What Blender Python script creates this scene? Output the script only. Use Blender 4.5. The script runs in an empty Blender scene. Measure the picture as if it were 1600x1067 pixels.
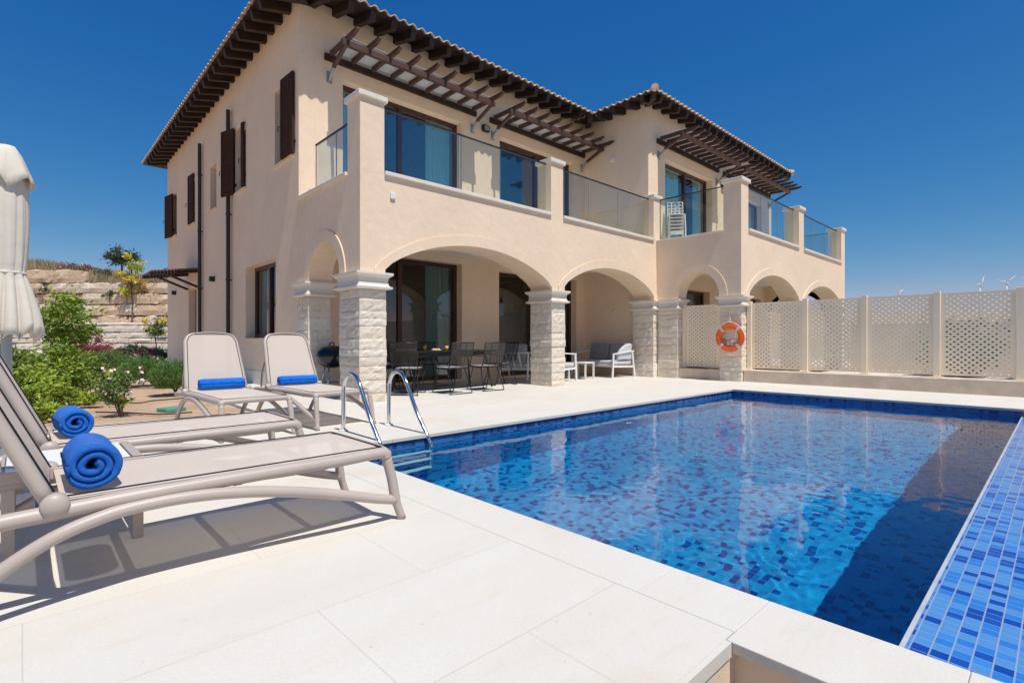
import bpy, math, random
from mathutils import Vector, Matrix, noise
R=math.radians
random.seed(7)
sc=bpy.context.scene
COL=sc.collection
# ---------------------------------------------------------------- camera, sky, sun, exposure
FPX=811.0; YAW=math.atan2(860,FPX); CAMH=.95
cam=bpy.data.objects.new('camera',bpy.data.cameras.new('camera')); COL.objects.link(cam); sc.camera=cam
cam.data.sensor_width=36; cam.data.lens=36*FPX/1600; cam.data.clip_start=.05; cam.data.clip_end=9000
cam.location=(0,0,CAMH); cam.rotation_euler=(R(90),0,YAW-R(90)); cam.data.shift_y=-1.5/1600
SUN=Vector((.02,.42,-.907)).normalized()
w=bpy.data.worlds.new('World'); sc.world=w; w.use_nodes=True
nt=w.node_tree; sky=nt.nodes.new('ShaderNodeTexSky'); sky.sky_type='NISHITA'; sky.sun_disc=False
sky.sun_elevation=math.asin(-SUN.z); sky.sun_rotation=math.atan2(-SUN.x,-SUN.y)
sky.altitude=900; sky.air_density=1.0; sky.dust_density=.25; sky.ozone_density=6
bg=nt.nodes['Background']; bg.inputs[1].default_value=.11
sp_=nt.nodes.new('ShaderNodeSeparateColor'); cb_=nt.nodes.new('ShaderNodeCombineColor'); nt.links.new(sky.outputs[0],sp_.inputs[0]); nt.links.new(cb_.outputs[0],bg.inputs[0])
for i,(k0,a_,g_) in enumerate(((.055,1.97,1.586),(.0693,.527,.765),(.0792,.51,.41))):
    x1=nt.nodes.new('ShaderNodeMath'); x1.operation='POWER'; x1.inputs[1].default_value=1.35*g_; nt.links.new(sp_.outputs[i],x1.inputs[0])
    x2=nt.nodes.new('ShaderNodeMath'); x2.operation='MULTIPLY'; x2.inputs[1].default_value=a_*k0**g_/.11; nt.links.new(x1.outputs[0],x2.inputs[0]); nt.links.new(x2.outputs[0],cb_.inputs[i])
sd=bpy.data.lights.new('sun','SUN'); sd.energy=4.2; sd.angle=R(.5); sd.color=(1,.96,.885)
so=bpy.data.objects.new('sun',sd); COL.objects.link(so); so.rotation_euler=SUN.to_track_quat('-Z','Y').to_euler(); so.location=(0,0,30)
sd.cycles.is_caustics_light=True
sc.view_settings.view_transform='Standard'; sc.view_settings.look='None'; sc.view_settings.exposure=.18; sc.view_settings.gamma=1
sc.cycles.use_denoising=True; sc.cycles.max_bounces=10; sc.cycles.transparent_max_bounces=24; sc.cycles.diffuse_bounces=8
sc.cycles.sample_clamp_indirect=6

# ---------------------------------------------------------------- helpers
cyw,syw=math.cos(YAW),math.sin(YAW)
def P(px,depth,z=0.):                       # a point at a bearing and distance from the viewpoint
    a=(px-800)/FPX*depth
    return Vector((depth*cyw+a*syw, depth*syw-a*cyw, z))

class MB:
    def __init__(s): s.v=[];s.f=[];s.m=[];s.cur=0;s.tone=[];s.t=.5
    def add(s,vs,fs):
        b=len(s.v); s.v+= [tuple(v) for v in vs]; s.tone+=[s.t]*len(vs)
        for f in fs: s.f.append(tuple(b+i for i in f)); s.m.append(s.cur)
        return s
    def box(s,x0,x1,y0,y1,z0,z1):
        if x0>x1:x0,x1=x1,x0
        if y0>y1:y0,y1=y1,y0
        return s.add([(x0,y0,z0),(x1,y0,z0),(x1,y1,z0),(x0,y1,z0),(x0,y0,z1),(x1,y0,z1),(x1,y1,z1),(x0,y1,z1)],
            [(0,3,2,1),(4,5,6,7),(0,1,5,4),(1,2,6,5),(2,3,7,6),(3,0,4,7)])
    def beam(s,a,b,wd,h,up=(0,0,1)):
        a=Vector(a);b=Vector(b);d=(b-a).normalized();u=Vector(up)
        r=d.cross(u).normalized();u=r.cross(d).normalized();vs=[]
        for p in (a,b):
            for i,j in ((-1,-1),(1,-1),(1,1),(-1,1)): vs.append(p+r*i*wd/2+u*j*h/2)
        return s.add(vs,[(0,1,2,3),(7,6,5,4),(0,4,5,1),(1,5,6,2),(2,6,7,3),(3,7,4,0)])
    def tube(s,pts,r,n=8,flat=1.,cap=True):
        pts=[Vector(p) for p in pts]; rr=r if isinstance(r,(list,tuple)) else [r]*len(pts)
        vs=[];fs=[];N=len(pts)
        t0=(pts[1]-pts[0]).normalized(); ref=Vector((0,0,1)) if abs(t0.z)<.9 else Vector((0,1,0))
        nrm=t0.cross(ref).normalized()
        for i,p in enumerate(pts):
            t=(pts[min(i+1,N-1)]-pts[max(i-1,0)]).normalized()
            nrm=(nrm-t*nrm.dot(t)).normalized(); bn=t.cross(nrm)
            for k in range(n):
                a=2*math.pi*k/n; vs.append(p+(nrm*math.cos(a)*flat+bn*math.sin(a))*rr[i])
        for i in range(N-1):
            for k in range(n): fs.append((i*n+k,i*n+(k+1)%n,(i+1)*n+(k+1)%n,(i+1)*n+k))
        if cap: fs.append(tuple(range(n-1,-1,-1))); fs.append(tuple((N-1)*n+k for k in range(n)))
        return s.add(vs,fs)
    def lathe(s,prof,c=(0,0,0),n=24,sq=0):
        vs=[];fs=[]
        for (r,z) in prof:
            for k in range(n):
                a=2*math.pi*k/n; vs.append((c[0]+r*math.cos(a),c[1]+r*math.sin(a),c[2]+z))
        for i in range(len(prof)-1):
            for k in range(n): fs.append((i*n+k,i*n+(k+1)%n,(i+1)*n+(k+1)%n,(i+1)*n+k))
        return s.add(vs,fs)
    def prism(s,poly,h0,h1,axis='z'):
        n=len(poly); mp={'z':lambda a,b,c:(a,b,c),'y':lambda a,b,c:(a,c,b),'x':lambda a,b,c:(c,a,b)}[axis]
        vs=[mp(a,b,h0) for a,b in poly]+[mp(a,b,h1) for a,b in poly]
        return s.add(vs,[tuple(range(n-1,-1,-1)),tuple(range(n,2*n))]+[(i,(i+1)%n,n+(i+1)%n,n+i) for i in range(n)])
    def xf(s,mat,start=0):
        for i in range(start,len(s.v)): s.v[i]=tuple(mat@Vector(s.v[i]))
        return s
    def split(s,name,mat,parent=None,world=False,**k):      # every separate piece becomes an object of its own
        par=list(range(len(s.v)))
        def fd(a):
            while par[a]!=a: par[a]=par[par[a]]; a=par[a]
            return a
        for f in s.f:
            r=fd(f[0])
            for i in f[1:]: par[fd(i)]=r
        comp={}
        for fi,f in enumerate(s.f): comp.setdefault(fd(f[0]),[]).append(fi)
        out=[]
        for fl in comp.values():
            q=MB(); mp={}
            for fi in fl:
                for i in s.f[fi]:
                    if i not in mp: mp[i]=len(q.v); q.v.append(s.v[i]); q.tone.append(s.tone[i])
                q.f.append(tuple(mp[i] for i in s.f[fi])); q.m.append(s.m[fi])
            out.append(q.build(name,mat,parent,world,**k))
        return out
    def build(s,name,mat,parent=None,world=False,smooth=False,bevel=0,auto=None):
        o=Vector((0,0,0))
        if parent is not None and world:
            o=parent['_o'] if '_o' in parent else (0,0,0); o=Vector(o)
        me=bpy.data.meshes.new(name); me.from_pydata([(a-o.x,b-o.y,c-o.z) for a,b,c in s.v],[],s.f)
        mats=mat if isinstance(mat,(list,tuple)) else [mat]
        for m in mats: me.materials.append(m)
        if len(mats)>1: me.polygons.foreach_set('material_index',s.m)
        if len(set(s.tone))>1:
            at=me.attributes.new('tone','FLOAT','POINT'); at.data.foreach_set('value',s.tone)
        if smooth: me.polygons.foreach_set('use_smooth',[True]*len(me.polygons))
        me.update()
        ob=bpy.data.objects.new(name,me); COL.objects.link(ob)
        if parent is not None:
            ob.parent=parent
            if '_o' in parent: ob['_o']=tuple(parent['_o'])
        if bevel:
            bm=ob.modifiers.new('bevel','BEVEL'); bm.width=bevel; bm.segments=2; bm.limit_method='ANGLE'; bm.angle_limit=R(40)
        return ob

def tag(o,label=None,cat=None,group=None,kind=None):
    if label:o['label']=label
    if cat:o['category']=cat
    if group:o['group']=group
    if kind:o['kind']=kind
    return o
def thing(name,label,cat,loc=(0,0,0),rz=0,group=None,world=False):
    o=bpy.data.objects.new(name,None); COL.objects.link(o); o.location=loc; o.rotation_euler=(0,0,rz); o.empty_display_size=.1
    if world: o['_o']=tuple(loc)
    return tag(o,label,cat,group)
def copy_tree(o,parent=None,loc=None,rz=None,label=None):
    c=o.copy(); COL.objects.link(c)
    if parent is not None: c.parent=parent
    if loc is not None: c.location=loc
    if rz is not None: c.rotation_euler=(0,0,rz)
    if label: c['label']=label
    for ch in list(o.children): copy_tree(ch,c)
    return c

# ---------------------------------------------------------------- materials
def newmat(name):
    m=bpy.data.materials.new(name); m.use_nodes=True; nt=m.node_tree
    return m,nt,nt.nodes['Principled BSDF']
def N(nt,t,**k):
    n=nt.nodes.new(t)
    for a,b in k.items(): setattr(n,a,b)
    return n
def pos(nt): return N(nt,'ShaderNodeNewGeometry').outputs['Position']
def ocoord(nt): return N(nt,'ShaderNodeTexCoord').outputs['Object']
def mixc(nt,f,a,b,blend='MIX'):
    m=N(nt,'ShaderNodeMix',data_type='RGBA',blend_type=blend)
    for i,x in ((0,f),(6,a),(7,b)):
        if hasattr(x,'is_output') or isinstance(x,bpy.types.NodeSocket): nt.links.new(x,m.inputs[i])
        else: m.inputs[i].default_value=x if i==0 else (*x,1)
    return m.outputs[2]
def math_(nt,op,a,b=None,c=None):
    m=N(nt,'ShaderNodeMath',operation=op)
    for i,x in enumerate((a,b,c)):
        if x is None: continue
        if isinstance(x,bpy.types.NodeSocket): nt.links.new(x,m.inputs[i])
        else: m.inputs[i].default_value=x
    return m.outputs[0]
def noise_(nt,co,scale,detail=4,rough=.55,vec=None):
    n=N(nt,'ShaderNodeTexNoise'); n.inputs['Scale'].default_value=scale; n.inputs['Detail'].default_value=detail; n.inputs['Roughness'].default_value=rough
    if vec:
        mp=N(nt,'ShaderNodeMapping'); mp.inputs['Scale'].default_value=vec; nt.links.new(co,mp.inputs[0]); co=mp.outputs[0]
    nt.links.new(co,n.inputs['Vector']); return n.outputs['Fac']
def ramp(nt,f,stops,interp='LINEAR'):
    r=N(nt,'ShaderNodeValToRGB'); cr=r.color_ramp; cr.interpolation=interp
    while len(cr.elements)<len(stops): cr.elements.new(.5)
    for e,(p,c) in zip(cr.elements,stops): e.position=p; e.color=(*c,1) if len(c)==3 else c
    nt.links.new(f,r.inputs[0]); return r.outputs[0]
def bump(nt,b,h,dist,strength=1.):
    n=N(nt,'ShaderNodeBump'); n.inputs['Distance'].default_value=dist; n.inputs['Strength'].default_value=strength
    nt.links.new(h,n.inputs['Height']); nt.links.new(n.outputs[0],b.inputs['Normal'])
def simple(name,col,rough=.6,metal=0,var=.12,scale=6,bmp=0,bscale=60,spec=None,world=True):
    m,nt,b=newmat(name); co=ocoord(nt)
    f=noise_(nt,co,scale)
    c=ramp(nt,f,[(.3,tuple(x*(1-var) for x in col)),(.7,tuple(min(1,x*(1+var)) for x in col))])
    nt.links.new(c,b.inputs['Base Color']); b.inputs['Roughness'].default_value=rough; b.inputs['Metallic'].default_value=metal
    if spec is not None: b.inputs['Specular IOR Level'].default_value=spec
    if bmp: bump(nt,b,noise_(nt,co,bscale,3),bmp)
    return m
M={}
def mk_plaster(name,col):
    m,nt,b=newmat(name); p=pos(nt)
    f1=noise_(nt,p,.8,6,.65); f2=noise_(nt,p,9,4,.6)
    f=math_(nt,'ADD',math_(nt,'MULTIPLY',f1,.7),math_(nt,'MULTIPLY',f2,.3))
    c=ramp(nt,f,[(.35,tuple(x*.93 for x in col)),(.65,tuple(x*1.05 for x in col))])
    st=noise_(nt,p,1.3,4,.6,(3,3,.35))
    c=mixc(nt,ramp(nt,st,[(.55,(0,0,0)),(.75,(.22,.22,.22))]),c,tuple(x*.88 for x in col))
    nt.links.new(c,b.inputs['Base Color']); b.inputs['Roughness'].default_value=.9; b.inputs['Specular IOR Level'].default_value=.2
    bump(nt,b,math_(nt,'ADD',noise_(nt,p,110,3),math_(nt,'MULTIPLY',noise_(nt,p,7,4),3.)),.004,.6); return m
M['plaster']=mk_plaster('plaster',(.81,.64,.475))
M['ceiling']=simple('ceiling_paint',(.86,.83,.78),.9)
M['trim']=simple('pale_trim_stone',(.72,.66,.57),.8,var=.06,scale=3,bmp=.001)
# rubble stone with a tone per block
m,nt,b=newmat('cut_stone'); p=pos(nt)
at=N(nt,'ShaderNodeAttribute',attribute_name='tone')
base=ramp(nt,at.outputs['Fac'],[(0,(.70,.60,.47)),(.4,(.80,.72,.60)),(.75,(.68,.60,.49)),(1,(.84,.77,.66))])
n1=noise_(nt,p,7,6,.65); n2=noise_(nt,p,3.1,4,.6); n3=noise_(nt,p,45,5,.7)
c=mixc(nt,ramp(nt,n1,[(.35,(0,0,0)),(.7,(1,1,1))]),mixc(nt,.2,base,(.48,.40,.32)),base)
c=mixc(nt,ramp(nt,n2,[(.66,(0,0,0)),(.74,(.5,.5,.5))]),c,(.62,.40,.18))
nt.links.new(c,b.inputs['Base Color']); b.inputs['Roughness'].default_value=.9
bump(nt,b,math_(nt,'ADD',n3,math_(nt,'MULTIPLY',n1,2.)),.010,.7); M['stone']=m
m,nt,b=newmat('honey_boulder_stone'); p=pos(nt)
at=N(nt,'ShaderNodeAttribute',attribute_name='tone')
base=ramp(nt,at.outputs['Fac'],[(0,(.64,.47,.32)),(.5,(.74,.60,.44)),(1,(.78,.68,.54))])
n1=noise_(nt,p,1.6,7,.7)
c=mixc(nt,ramp(nt,n1,[(.35,(0,0,0)),(.65,(1,1,1))]),mixc(nt,.4,base,(.36,.24,.14)),base)
nt.links.new(c,b.inputs['Base Color']); b.inputs['Roughness'].default_value=.95
bump(nt,b,noise_(nt,p,5,6,.7),.12,.8); M['boulder']=m
# paving
def mk_paving(name,bw,bh,rot=0,joint=.0016):
    m,nt,b=newmat(name); p=pos(nt)
    mp=N(nt,'ShaderNodeMapping'); mp.inputs['Rotation'].default_value=(0,0,rot); nt.links.new(p,mp.inputs[0])
    br=N(nt,'ShaderNodeTexBrick'); br.inputs['Scale'].default_value=1; br.inputs['Brick Width'].default_value=bw; br.inputs['Row Height'].default_value=bh
    br.inputs['Mortar Size'].default_value=joint; br.inputs['Mortar Smooth'].default_value=.6; br.inputs['Bias'].default_value=0; br.offset=.37
    br.inputs['Color1'].default_value=(.63,.600,.545,1); br.inputs['Color2'].default_value=(.65,.622,.57,1); br.inputs['Mortar'].default_value=(.575,.54,.48,1)
    nt.links.new(mp.outputs[0],br.inputs['Vector'])
    f=noise_(nt,p,1.1,6,.6,(1,2.6,1)); g=noise_(nt,p,.9,5,.62)
    c=mixc(nt,ramp(nt,f,[(.4,(0,0,0)),(.75,(.7,.7,.7))]),br.outputs['Color'],(.60,.54,.46))
    c=mixc(nt,ramp(nt,g,[(.56,(0,0,0)),(.72,(.7,.7,.7))]),c,(.60,.50,.38))
    gr=noise_(nt,p,85,4,.7)
    c=mixc(nt,ramp(nt,gr,[(.35,(.28,.28,.28)),(.6,(0,0,0))]),c,(.52,.47,.40))
    vein=noise_(nt,p,3.2,7,.72,(.55,2.4,1))
    c=mixc(nt,ramp(nt,vein,[(.56,(0,0,0)),(.66,(.45,.45,.45)),(.72,(0,0,0))]),c,(.58,.51,.41))
    sp=noise_(nt,p,26,3,.6)
    c=mixc(nt,ramp(nt,sp,[(.71,(0,0,0)),(.74,(.6,.6,.6))]),c,(.42,.34,.26))
    nt.links.new(c,b.inputs['Base Color']); b.inputs['Roughness'].default_value=.72; b.inputs['Specular IOR Level'].default_value=.3
    bump(nt,b,math_(nt,'ADD',noise_(nt,p,60,4,.6),math_(nt,'MULTIPLY',br.outputs['Fac'],-2.)),.0015,.6); return m
M['paving']=mk_paving('limestone_paving',1.2,.6)
M['coping']=mk_paving('limestone_coping',50,50)
M['sandwall']=simple('sandstone_cladding',(.68,.55,.42),.85,var=.12,scale=4,bmp=.002)
# mosaic
def mk_mosaic(name,PAL,GR):
    m,nt,b=newmat(name); T=.052
    geo=N(nt,'ShaderNodeNewGeometry')
    sx=N(nt,'ShaderNodeSeparateXYZ'); nt.links.new(geo.outputs['Position'],sx.inputs[0])
    sn=N(nt,'ShaderNodeSeparateXYZ'); nt.links.new(geo.outputs['True Normal'],sn.inputs[0])
    cells=[];gr=None
    for ax in 'XYZ':
        k=math_(nt,'LESS_THAN',math_(nt,'ABSOLUTE',sn.outputs[ax]),.5)
        u=math_(nt,'MULTIPLY',sx.outputs[ax],1/T)
        cells.append(math_(nt,'MULTIPLY',math_(nt,'FLOOR',u),k))
        fr=math_(nt,'FRACT',u); e=math_(nt,'GREATER_THAN',math_(nt,'ABSOLUTE',math_(nt,'SUBTRACT',fr,.5)),.455 if ax!='X' else .475)
        e=math_(nt,'MULTIPLY',e,k); gr=e if gr is None else math_(nt,'MAXIMUM',gr,e)
    cx=N(nt,'ShaderNodeCombineXYZ')
    for i in range(3): nt.links.new(cells[i],cx.inputs[i])
    wn=N(nt,'ShaderNodeTexWhiteNoise',noise_dimensions='3D'); nt.links.new(cx.outputs[0],wn.inputs['Vector'])
    c=ramp(nt,wn.outputs['Value'],[(0,PAL[0]),(.11,PAL[1]),(.21,PAL[2]),(.40,PAL[3]),(.46,PAL[4]),(1,PAL[5])],'CONSTANT')
    c=mixc(nt,gr,c,GR)
    nt.links.new(c,b.inputs['Base Color']); b.inputs['Roughness'].default_value=.22; return m
M['mosaic']=mk_mosaic('blue_glass_mosaic',[(.006,.05,.31),(.008,.07,.36),(.025,.17,.52),(.04,.21,.56),(.075,.235,.51),(.10,.27,.54)],(.26,.31,.42))
M['mosaic_band']=mk_mosaic('waterline_mosaic',[(.005,.03,.16),(.006,.045,.21),(.015,.09,.30),(.02,.12,.34),(.03,.15,.37),(.05,.19,.42)],(.08,.13,.24))
M['mosaic_pool']=mk_mosaic('pool_glass_mosaic',[(.006,.05,.28),(.008,.07,.33),(.011,.24,.54),(.014,.29,.58),(.018,.35,.63),(.024,.40,.67)],(.03,.34,.60))
# water
m,nt,b=newmat('pool_water'); b.inputs['Base Color'].default_value=(.42,.88,.97,1); b.inputs['Roughness'].default_value=0; b.inputs['IOR'].default_value=1.33; b.inputs['Transmission Weight'].default_value=1; M['water']=m
# timber, metals, fabric
M['wood']=simple('dark_stained_timber',(.034,.016,.010),.6,var=.3,scale=5,bmp=.002)
M['pwood']=simple('brown_pergola_timber',(.075,.035,.024),.55,var=.25,scale=5,bmp=.001)
M['shut']=simple('brown_shutter_paint',(.055,.024,.012),.75,var=.15,spec=.15)
M['frame']=simple('dark_red_brown_frame',(.055,.018,.014),.4,var=.1)
M['pipe']=simple('brown_pipe_paint',(.030,.018,.015),.45,var=.1)
M['black']=simple('black_metal',(.012,.012,.013),.4,var=.2)
M['enamel']=simple('black_enamel',(.008,.008,.009),.12,var=.1)
M['white']=simple('white_powder_coat',(.74,.73,.71),.45,var=.04)
M['greymetal']=simple('grey_painted_metal',(.30,.31,.32),.5)
M['steel']=simple('polished_steel',(.62,.62,.62),.09,metal=1,var=.03)
M['taupe']=simple('taupe_resin',(.44,.37,.325),.42,var=.05,scale=3,bmp=.0004,bscale=300)
M['cushion']=simple('grey_cushion_fabric',(.30,.30,.33),.95,var=.08,scale=8,bmp=.002,bscale=300)
M['cushionlight']=simple('light_grey_weave',(.52,.53,.55),.9,var=.1,scale=20,bmp=.002,bscale=300)
M['fence']=simple('beige_screen_paint',(.88,.75,.56),.6,var=.04,scale=2)
M['orange']=simple('orange_buoy',(.88,.13,.012),.4,var=.06)
M['silver']=simple('reflective_band',(.55,.56,.58),.3,var=.05)
M['rope']=simple('white_rope',(.75,.73,.69),.85,var=.08,scale=60,bmp=.001)
M['brownpl']=simple('green_lid_plastic',(.10,.30,.22),.6,var=.15)
M['hose']=simple('dark_irrigation_hose',(.06,.045,.035),.7)
M['teal']=simple('teal_hose',(.02,.16,.24),.5)
M['tilecl']=simple('pale_roof_tile',(.58,.42,.29),.85,var=.3,scale=9,bmp=.003)
M['dark']=simple('dim_interior',(.10,.09,.08),.9)
M['stonepath']=simple('concrete_path',(.58,.53,.46),.9,var=.1,scale=2,bmp=.002)
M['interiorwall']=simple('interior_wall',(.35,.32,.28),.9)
M['curtain']=simple('teal_white_curtain',(.60,.82,.80),.9,var=.06,scale=10)
M['bark']=simple('bark',(.16,.11,.075),.95,var=.3,scale=20,bmp=.004)
M['juice']=simple('orange_juice',(.90,.42,.015),.3,var=.04)
M['food']=simple('pastry',(.72,.42,.18),.8,var=.2,scale=40)
M['pink']=simple('pink_petal',(.80,.55,.52),.7)
# sling: a woven mesh that lets part of the light through
m,nt,b=newmat('beige_sling_mesh'); co=ocoord(nt)
b.inputs['Base Color'].default_value=(.70,.61,.54,1); b.inputs['Roughness'].default_value=1; b.inputs['Specular IOR Level'].default_value=.1
tr=N(nt,'ShaderNodeBsdfTransparent'); mx=N(nt,'ShaderNodeMixShader'); mx.inputs[0].default_value=.88
tl=N(nt,'ShaderNodeBsdfTranslucent'); tl.inputs[0].default_value=(.85,.66,.50,1); m2=N(nt,'ShaderNodeMixShader'); m2.inputs[0].default_value=.20; nt.links.new(b.outputs[0],m2.inputs[1]); nt.links.new(tl.outputs[0],m2.inputs[2])
nt.links.new(tr.outputs[0],mx.inputs[1]); nt.links.new(m2.outputs[0],mx.inputs[2]); nt.links.new(mx.outputs[0],nt.nodes['Material Output'].inputs[0])
bump(nt,b,noise_(nt,co,500,2),.001); M['sling']=m
# towel
m,nt,b=newmat('blue_terry_towel'); co=ocoord(nt)
c=ramp(nt,noise_(nt,co,30,5,.7),[(.3,(.006,.13,.60)),(.7,(.012,.21,.80))]); nt.links.new(c,b.inputs['Base Color'])
b.inputs['Roughness'].default_value=1; b.inputs['Specular IOR Level'].default_value=.1; b.inputs['Sheen Weight'].default_value=.12
bump(nt,b,math_(nt,'ADD',noise_(nt,co,260,4,.8),math_(nt,'MULTIPLY',noise_(nt,co,22,4,.6),2.)),.009,1.); M['towel']=m
m,nt,b=newmat('cream_canopy_cloth'); co=ocoord(nt)
c=ramp(nt,noise_(nt,co,3,4,.6),[(.3,(.70,.64,.54)),(.7,(.80,.75,.66))]); nt.links.new(c,b.inputs['Base Color']); b.inputs['Roughness'].default_value=.95
tl=N(nt,'ShaderNodeBsdfTranslucent'); tl.inputs[0].default_value=(.75,.66,.52,1); mx=N(nt,'ShaderNodeMixShader'); mx.inputs[0].default_value=.18
nt.links.new(b.outputs[0],mx.inputs[1]); nt.links.new(tl.outputs[0],mx.inputs[2]); nt.links.new(mx.outputs[0],nt.nodes['Material Output'].inputs[0])
bump(nt,b,noise_(nt,co,14,5,.65),.01,.5); M['canopy']=m
def mk_glass(name,tint,refl,ior):
    m=bpy.data.materials.new(name); m.use_nodes=True; nt=m.node_tree; nt.nodes.clear()
    o=N(nt,'ShaderNodeOutputMaterial'); t=N(nt,'ShaderNodeBsdfTransparent'); t.inputs[0].default_value=(*tint,1)
    g=N(nt,'ShaderNodeBsdfGlossy'); g.inputs['Roughness'].default_value=0; g.inputs[0].default_value=(.9,.93,.95,1)
    fr=N(nt,'ShaderNodeLayerWeight'); fr.inputs[0].default_value=.5
    f=math_(nt,'ADD',math_(nt,'MULTIPLY',math_(nt,'POWER',fr.outputs['Facing'],ior),1-refl),refl); mx=N(nt,'ShaderNodeMixShader'); nt.links.new(f,mx.inputs[0])
    nt.links.new(t.outputs[0],mx.inputs[1]); nt.links.new(g.outputs[0],mx.inputs[2]); nt.links.new(mx.outputs[0],o.inputs[0]); return m
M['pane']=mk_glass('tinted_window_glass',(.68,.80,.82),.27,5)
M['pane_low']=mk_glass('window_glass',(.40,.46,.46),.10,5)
M['balglass']=mk_glass('clear_balustrade_glass',(.90,.93,.91),.05,5)
M['edgetrim']=simple('grey_edge_trim',(.42,.44,.48),.5,var=.1)
M['doorslat']=simple('reddish_canopy_slat',(.20,.085,.06),.6,var=.3)
M['cord']=simple('dark_woven_cord',(.055,.048,.042),.8,var=.3,scale=30)
M['cup']=mk_glass('clear_drinking_glass',(.95,.95,.95),.05,5)
# leaves
def mk_leaf(name,c1,c2,tr=.25,rough=.5):
    m,nt,b=newmat(name); 
    oi=N(nt,'ShaderNodeNewGeometry'); wn=noise_(nt,oi.outputs['Position'],9,2)
    rr=math_(nt,'ADD',math_(nt,'MULTIPLY',oi.outputs['Random Per Island'],.7),math_(nt,'MULTIPLY',wn,.3))
    c=ramp(nt,rr,[(.15,c1),(.85,c2)]); nt.links.new(c,b.inputs['Base Color']); b.inputs['Roughness'].default_value=rough
    t=N(nt,'ShaderNodeBsdfTranslucent'); nt.links.new(mixc(nt,.5,c,(.5,.6,.05),'MULTIPLY') if False else c,t.inputs[0]); mx=N(nt,'ShaderNodeMixShader'); mx.inputs[0].default_value=tr
    nt.links.new(b.outputs[0],mx.inputs[1]); nt.links.new(t.outputs[0],mx.inputs[2]); nt.links.new(mx.outputs[0],nt.nodes['Material Output'].inputs[0]); return m
M['lf_citrus']=mk_leaf('citrus_leaf',(.09,.17,.015),(.30,.40,.05))
M['lf_bright']=mk_leaf('lime_leaf',(.20,.32,.025),(.46,.54,.07))
M['lf_dark']=mk_leaf('dark_leaf',(.02,.07,.015),(.08,.17,.04))
M['lf_rose']=mk_leaf('rosemary_leaf',(.08,.16,.04),(.22,.36,.09))
M['lf_ole']=mk_leaf('oleander_leaf',(.06,.12,.03),(.16,.24,.07))
M['lf_yel']=mk_leaf('yellow_leaf',(.60,.50,.04),(.85,.72,.12))
M['lf_red']=mk_leaf('crimson_leaf',(.26,.03,.07),(.48,.12,.18))
M['lf_dry']=mk_leaf('dry_grass_leaf',(.28,.19,.10),(.55,.41,.23),.1)
M['lf_grey']=mk_leaf('grey_green_leaf',(.06,.07,.04),(.13,.14,.08))
M['lf_orange']=mk_leaf('orange_leaf',(.55,.25,.08),(.72,.45,.15))
# soil and ground
def mk_ground(name,a,b_,sc1,bm):
    m,nt,b=newmat(name); p=pos(nt)
    f=math_(nt,'ADD',math_(nt,'MULTIPLY',noise_(nt,p,sc1,6,.65),.6),math_(nt,'MULTIPLY',noise_(nt,p,sc1*22,3,.7),.4))
    nt.links.new(ramp(nt,f,[(.35,a),(.65,b_)]),b.inputs['Base Color']); b.inputs['Roughness'].default_value=1; b.inputs['Specular IOR Level'].default_value=.1
    bump(nt,b,noise_(nt,p,sc1*30,5,.7),bm); return m
M['soil']=mk_ground('orange_brown_soil',(.44,.29,.19),(.68,.50,.36),1.5,.03)
M['dryhill']=mk_ground('dry_grass_hillside',(.34,.25,.14),(.52,.40,.25),.4,.2)
M['farground']=mk_ground('dusty_ground',(.30,.24,.15),(.42,.34,.22),.05,.3)

def rough_box(mb,x0,x1,y0,y1,z0,z1,amp=.02,step=.1,freq=9,seed=0,faces='xXyYzZ',gap=.004,edge=6):
    x0+=gap;x1-=gap;y0+=gap;y1-=gap;z0+=gap;z1-=gap
    sv=Vector((seed*3.7,seed*1.3,seed*7.1))
    def disp(p,nv):
        ex=min(p.x-x0,x1-p.x)/max(1e-6,(x1-x0)); ey=min(p.y-y0,y1-p.y)/max(1e-6,(y1-y0)); ez=min(p.z-z0,z1-p.z)/max(1e-6,(z1-z0))
        q=p*freq+sv; nz=noise.noise(q)+.5*noise.noise(q*2.3)
        e=[ex,ey,ez]; ax=[abs(nv[i]) for i in range(3)].index(1)
        oth=[e[i] for i in range(3) if i!=ax]
        k=min(1,min(oth)*edge)
        jit=Vector((noise.noise(q+Vector((9,0,0))),noise.noise(q+Vector((0,9,0))),noise.noise(q+Vector((0,0,9)))))*amp*.35
        return p+Vector(nv)*amp*(k*(.55+nz))+jit
    def face(o,u,v,nv):
        lu,lv=u.length,v.length; nu=max(1,int(round(lu/step)));nvv=max(1,int(round(lv/step)))
        nu=min(nu,14);nvv=min(nvv,8)
        if nu<2:nu=2
        if nvv<2:nvv=2
        vs=[disp(o+u*(i/nu)+v*(j/nvv),nv) for j in range(nvv+1) for i in range(nu+1)]
        fs=[(j*(nu+1)+i,j*(nu+1)+i+1,(j+1)*(nu+1)+i+1,(j+1)*(nu+1)+i) for j in range(nvv) for i in range(nu)]
        mb.add(vs,fs)
    X,Y,Z=x1-x0,y1-y0,z1-z0; V=Vector
    if 'x' in faces: face(V((x0,y1,z0)),V((0,-Y,0)),V((0,0,Z)),(-1,0,0))
    if 'X' in faces: face(V((x1,y0,z0)),V((0,Y,0)),V((0,0,Z)),(1,0,0))
    if 'y' in faces: face(V((x0,y0,z0)),V((X,0,0)),V((0,0,Z)),(0,-1,0))
    if 'Y' in faces: face(V((x1,y1,z0)),V((-X,0,0)),V((0,0,Z)),(0,1,0))
    if 'z' in faces: face(V((x0,y1,z0)),V((X,0,0)),V((0,-Y,0)),(0,0,-1))
    if 'Z' in faces: face(V((x0,y0,z1)),V((X,0,0)),V((0,Y,0)),(0,0,1))

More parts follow.
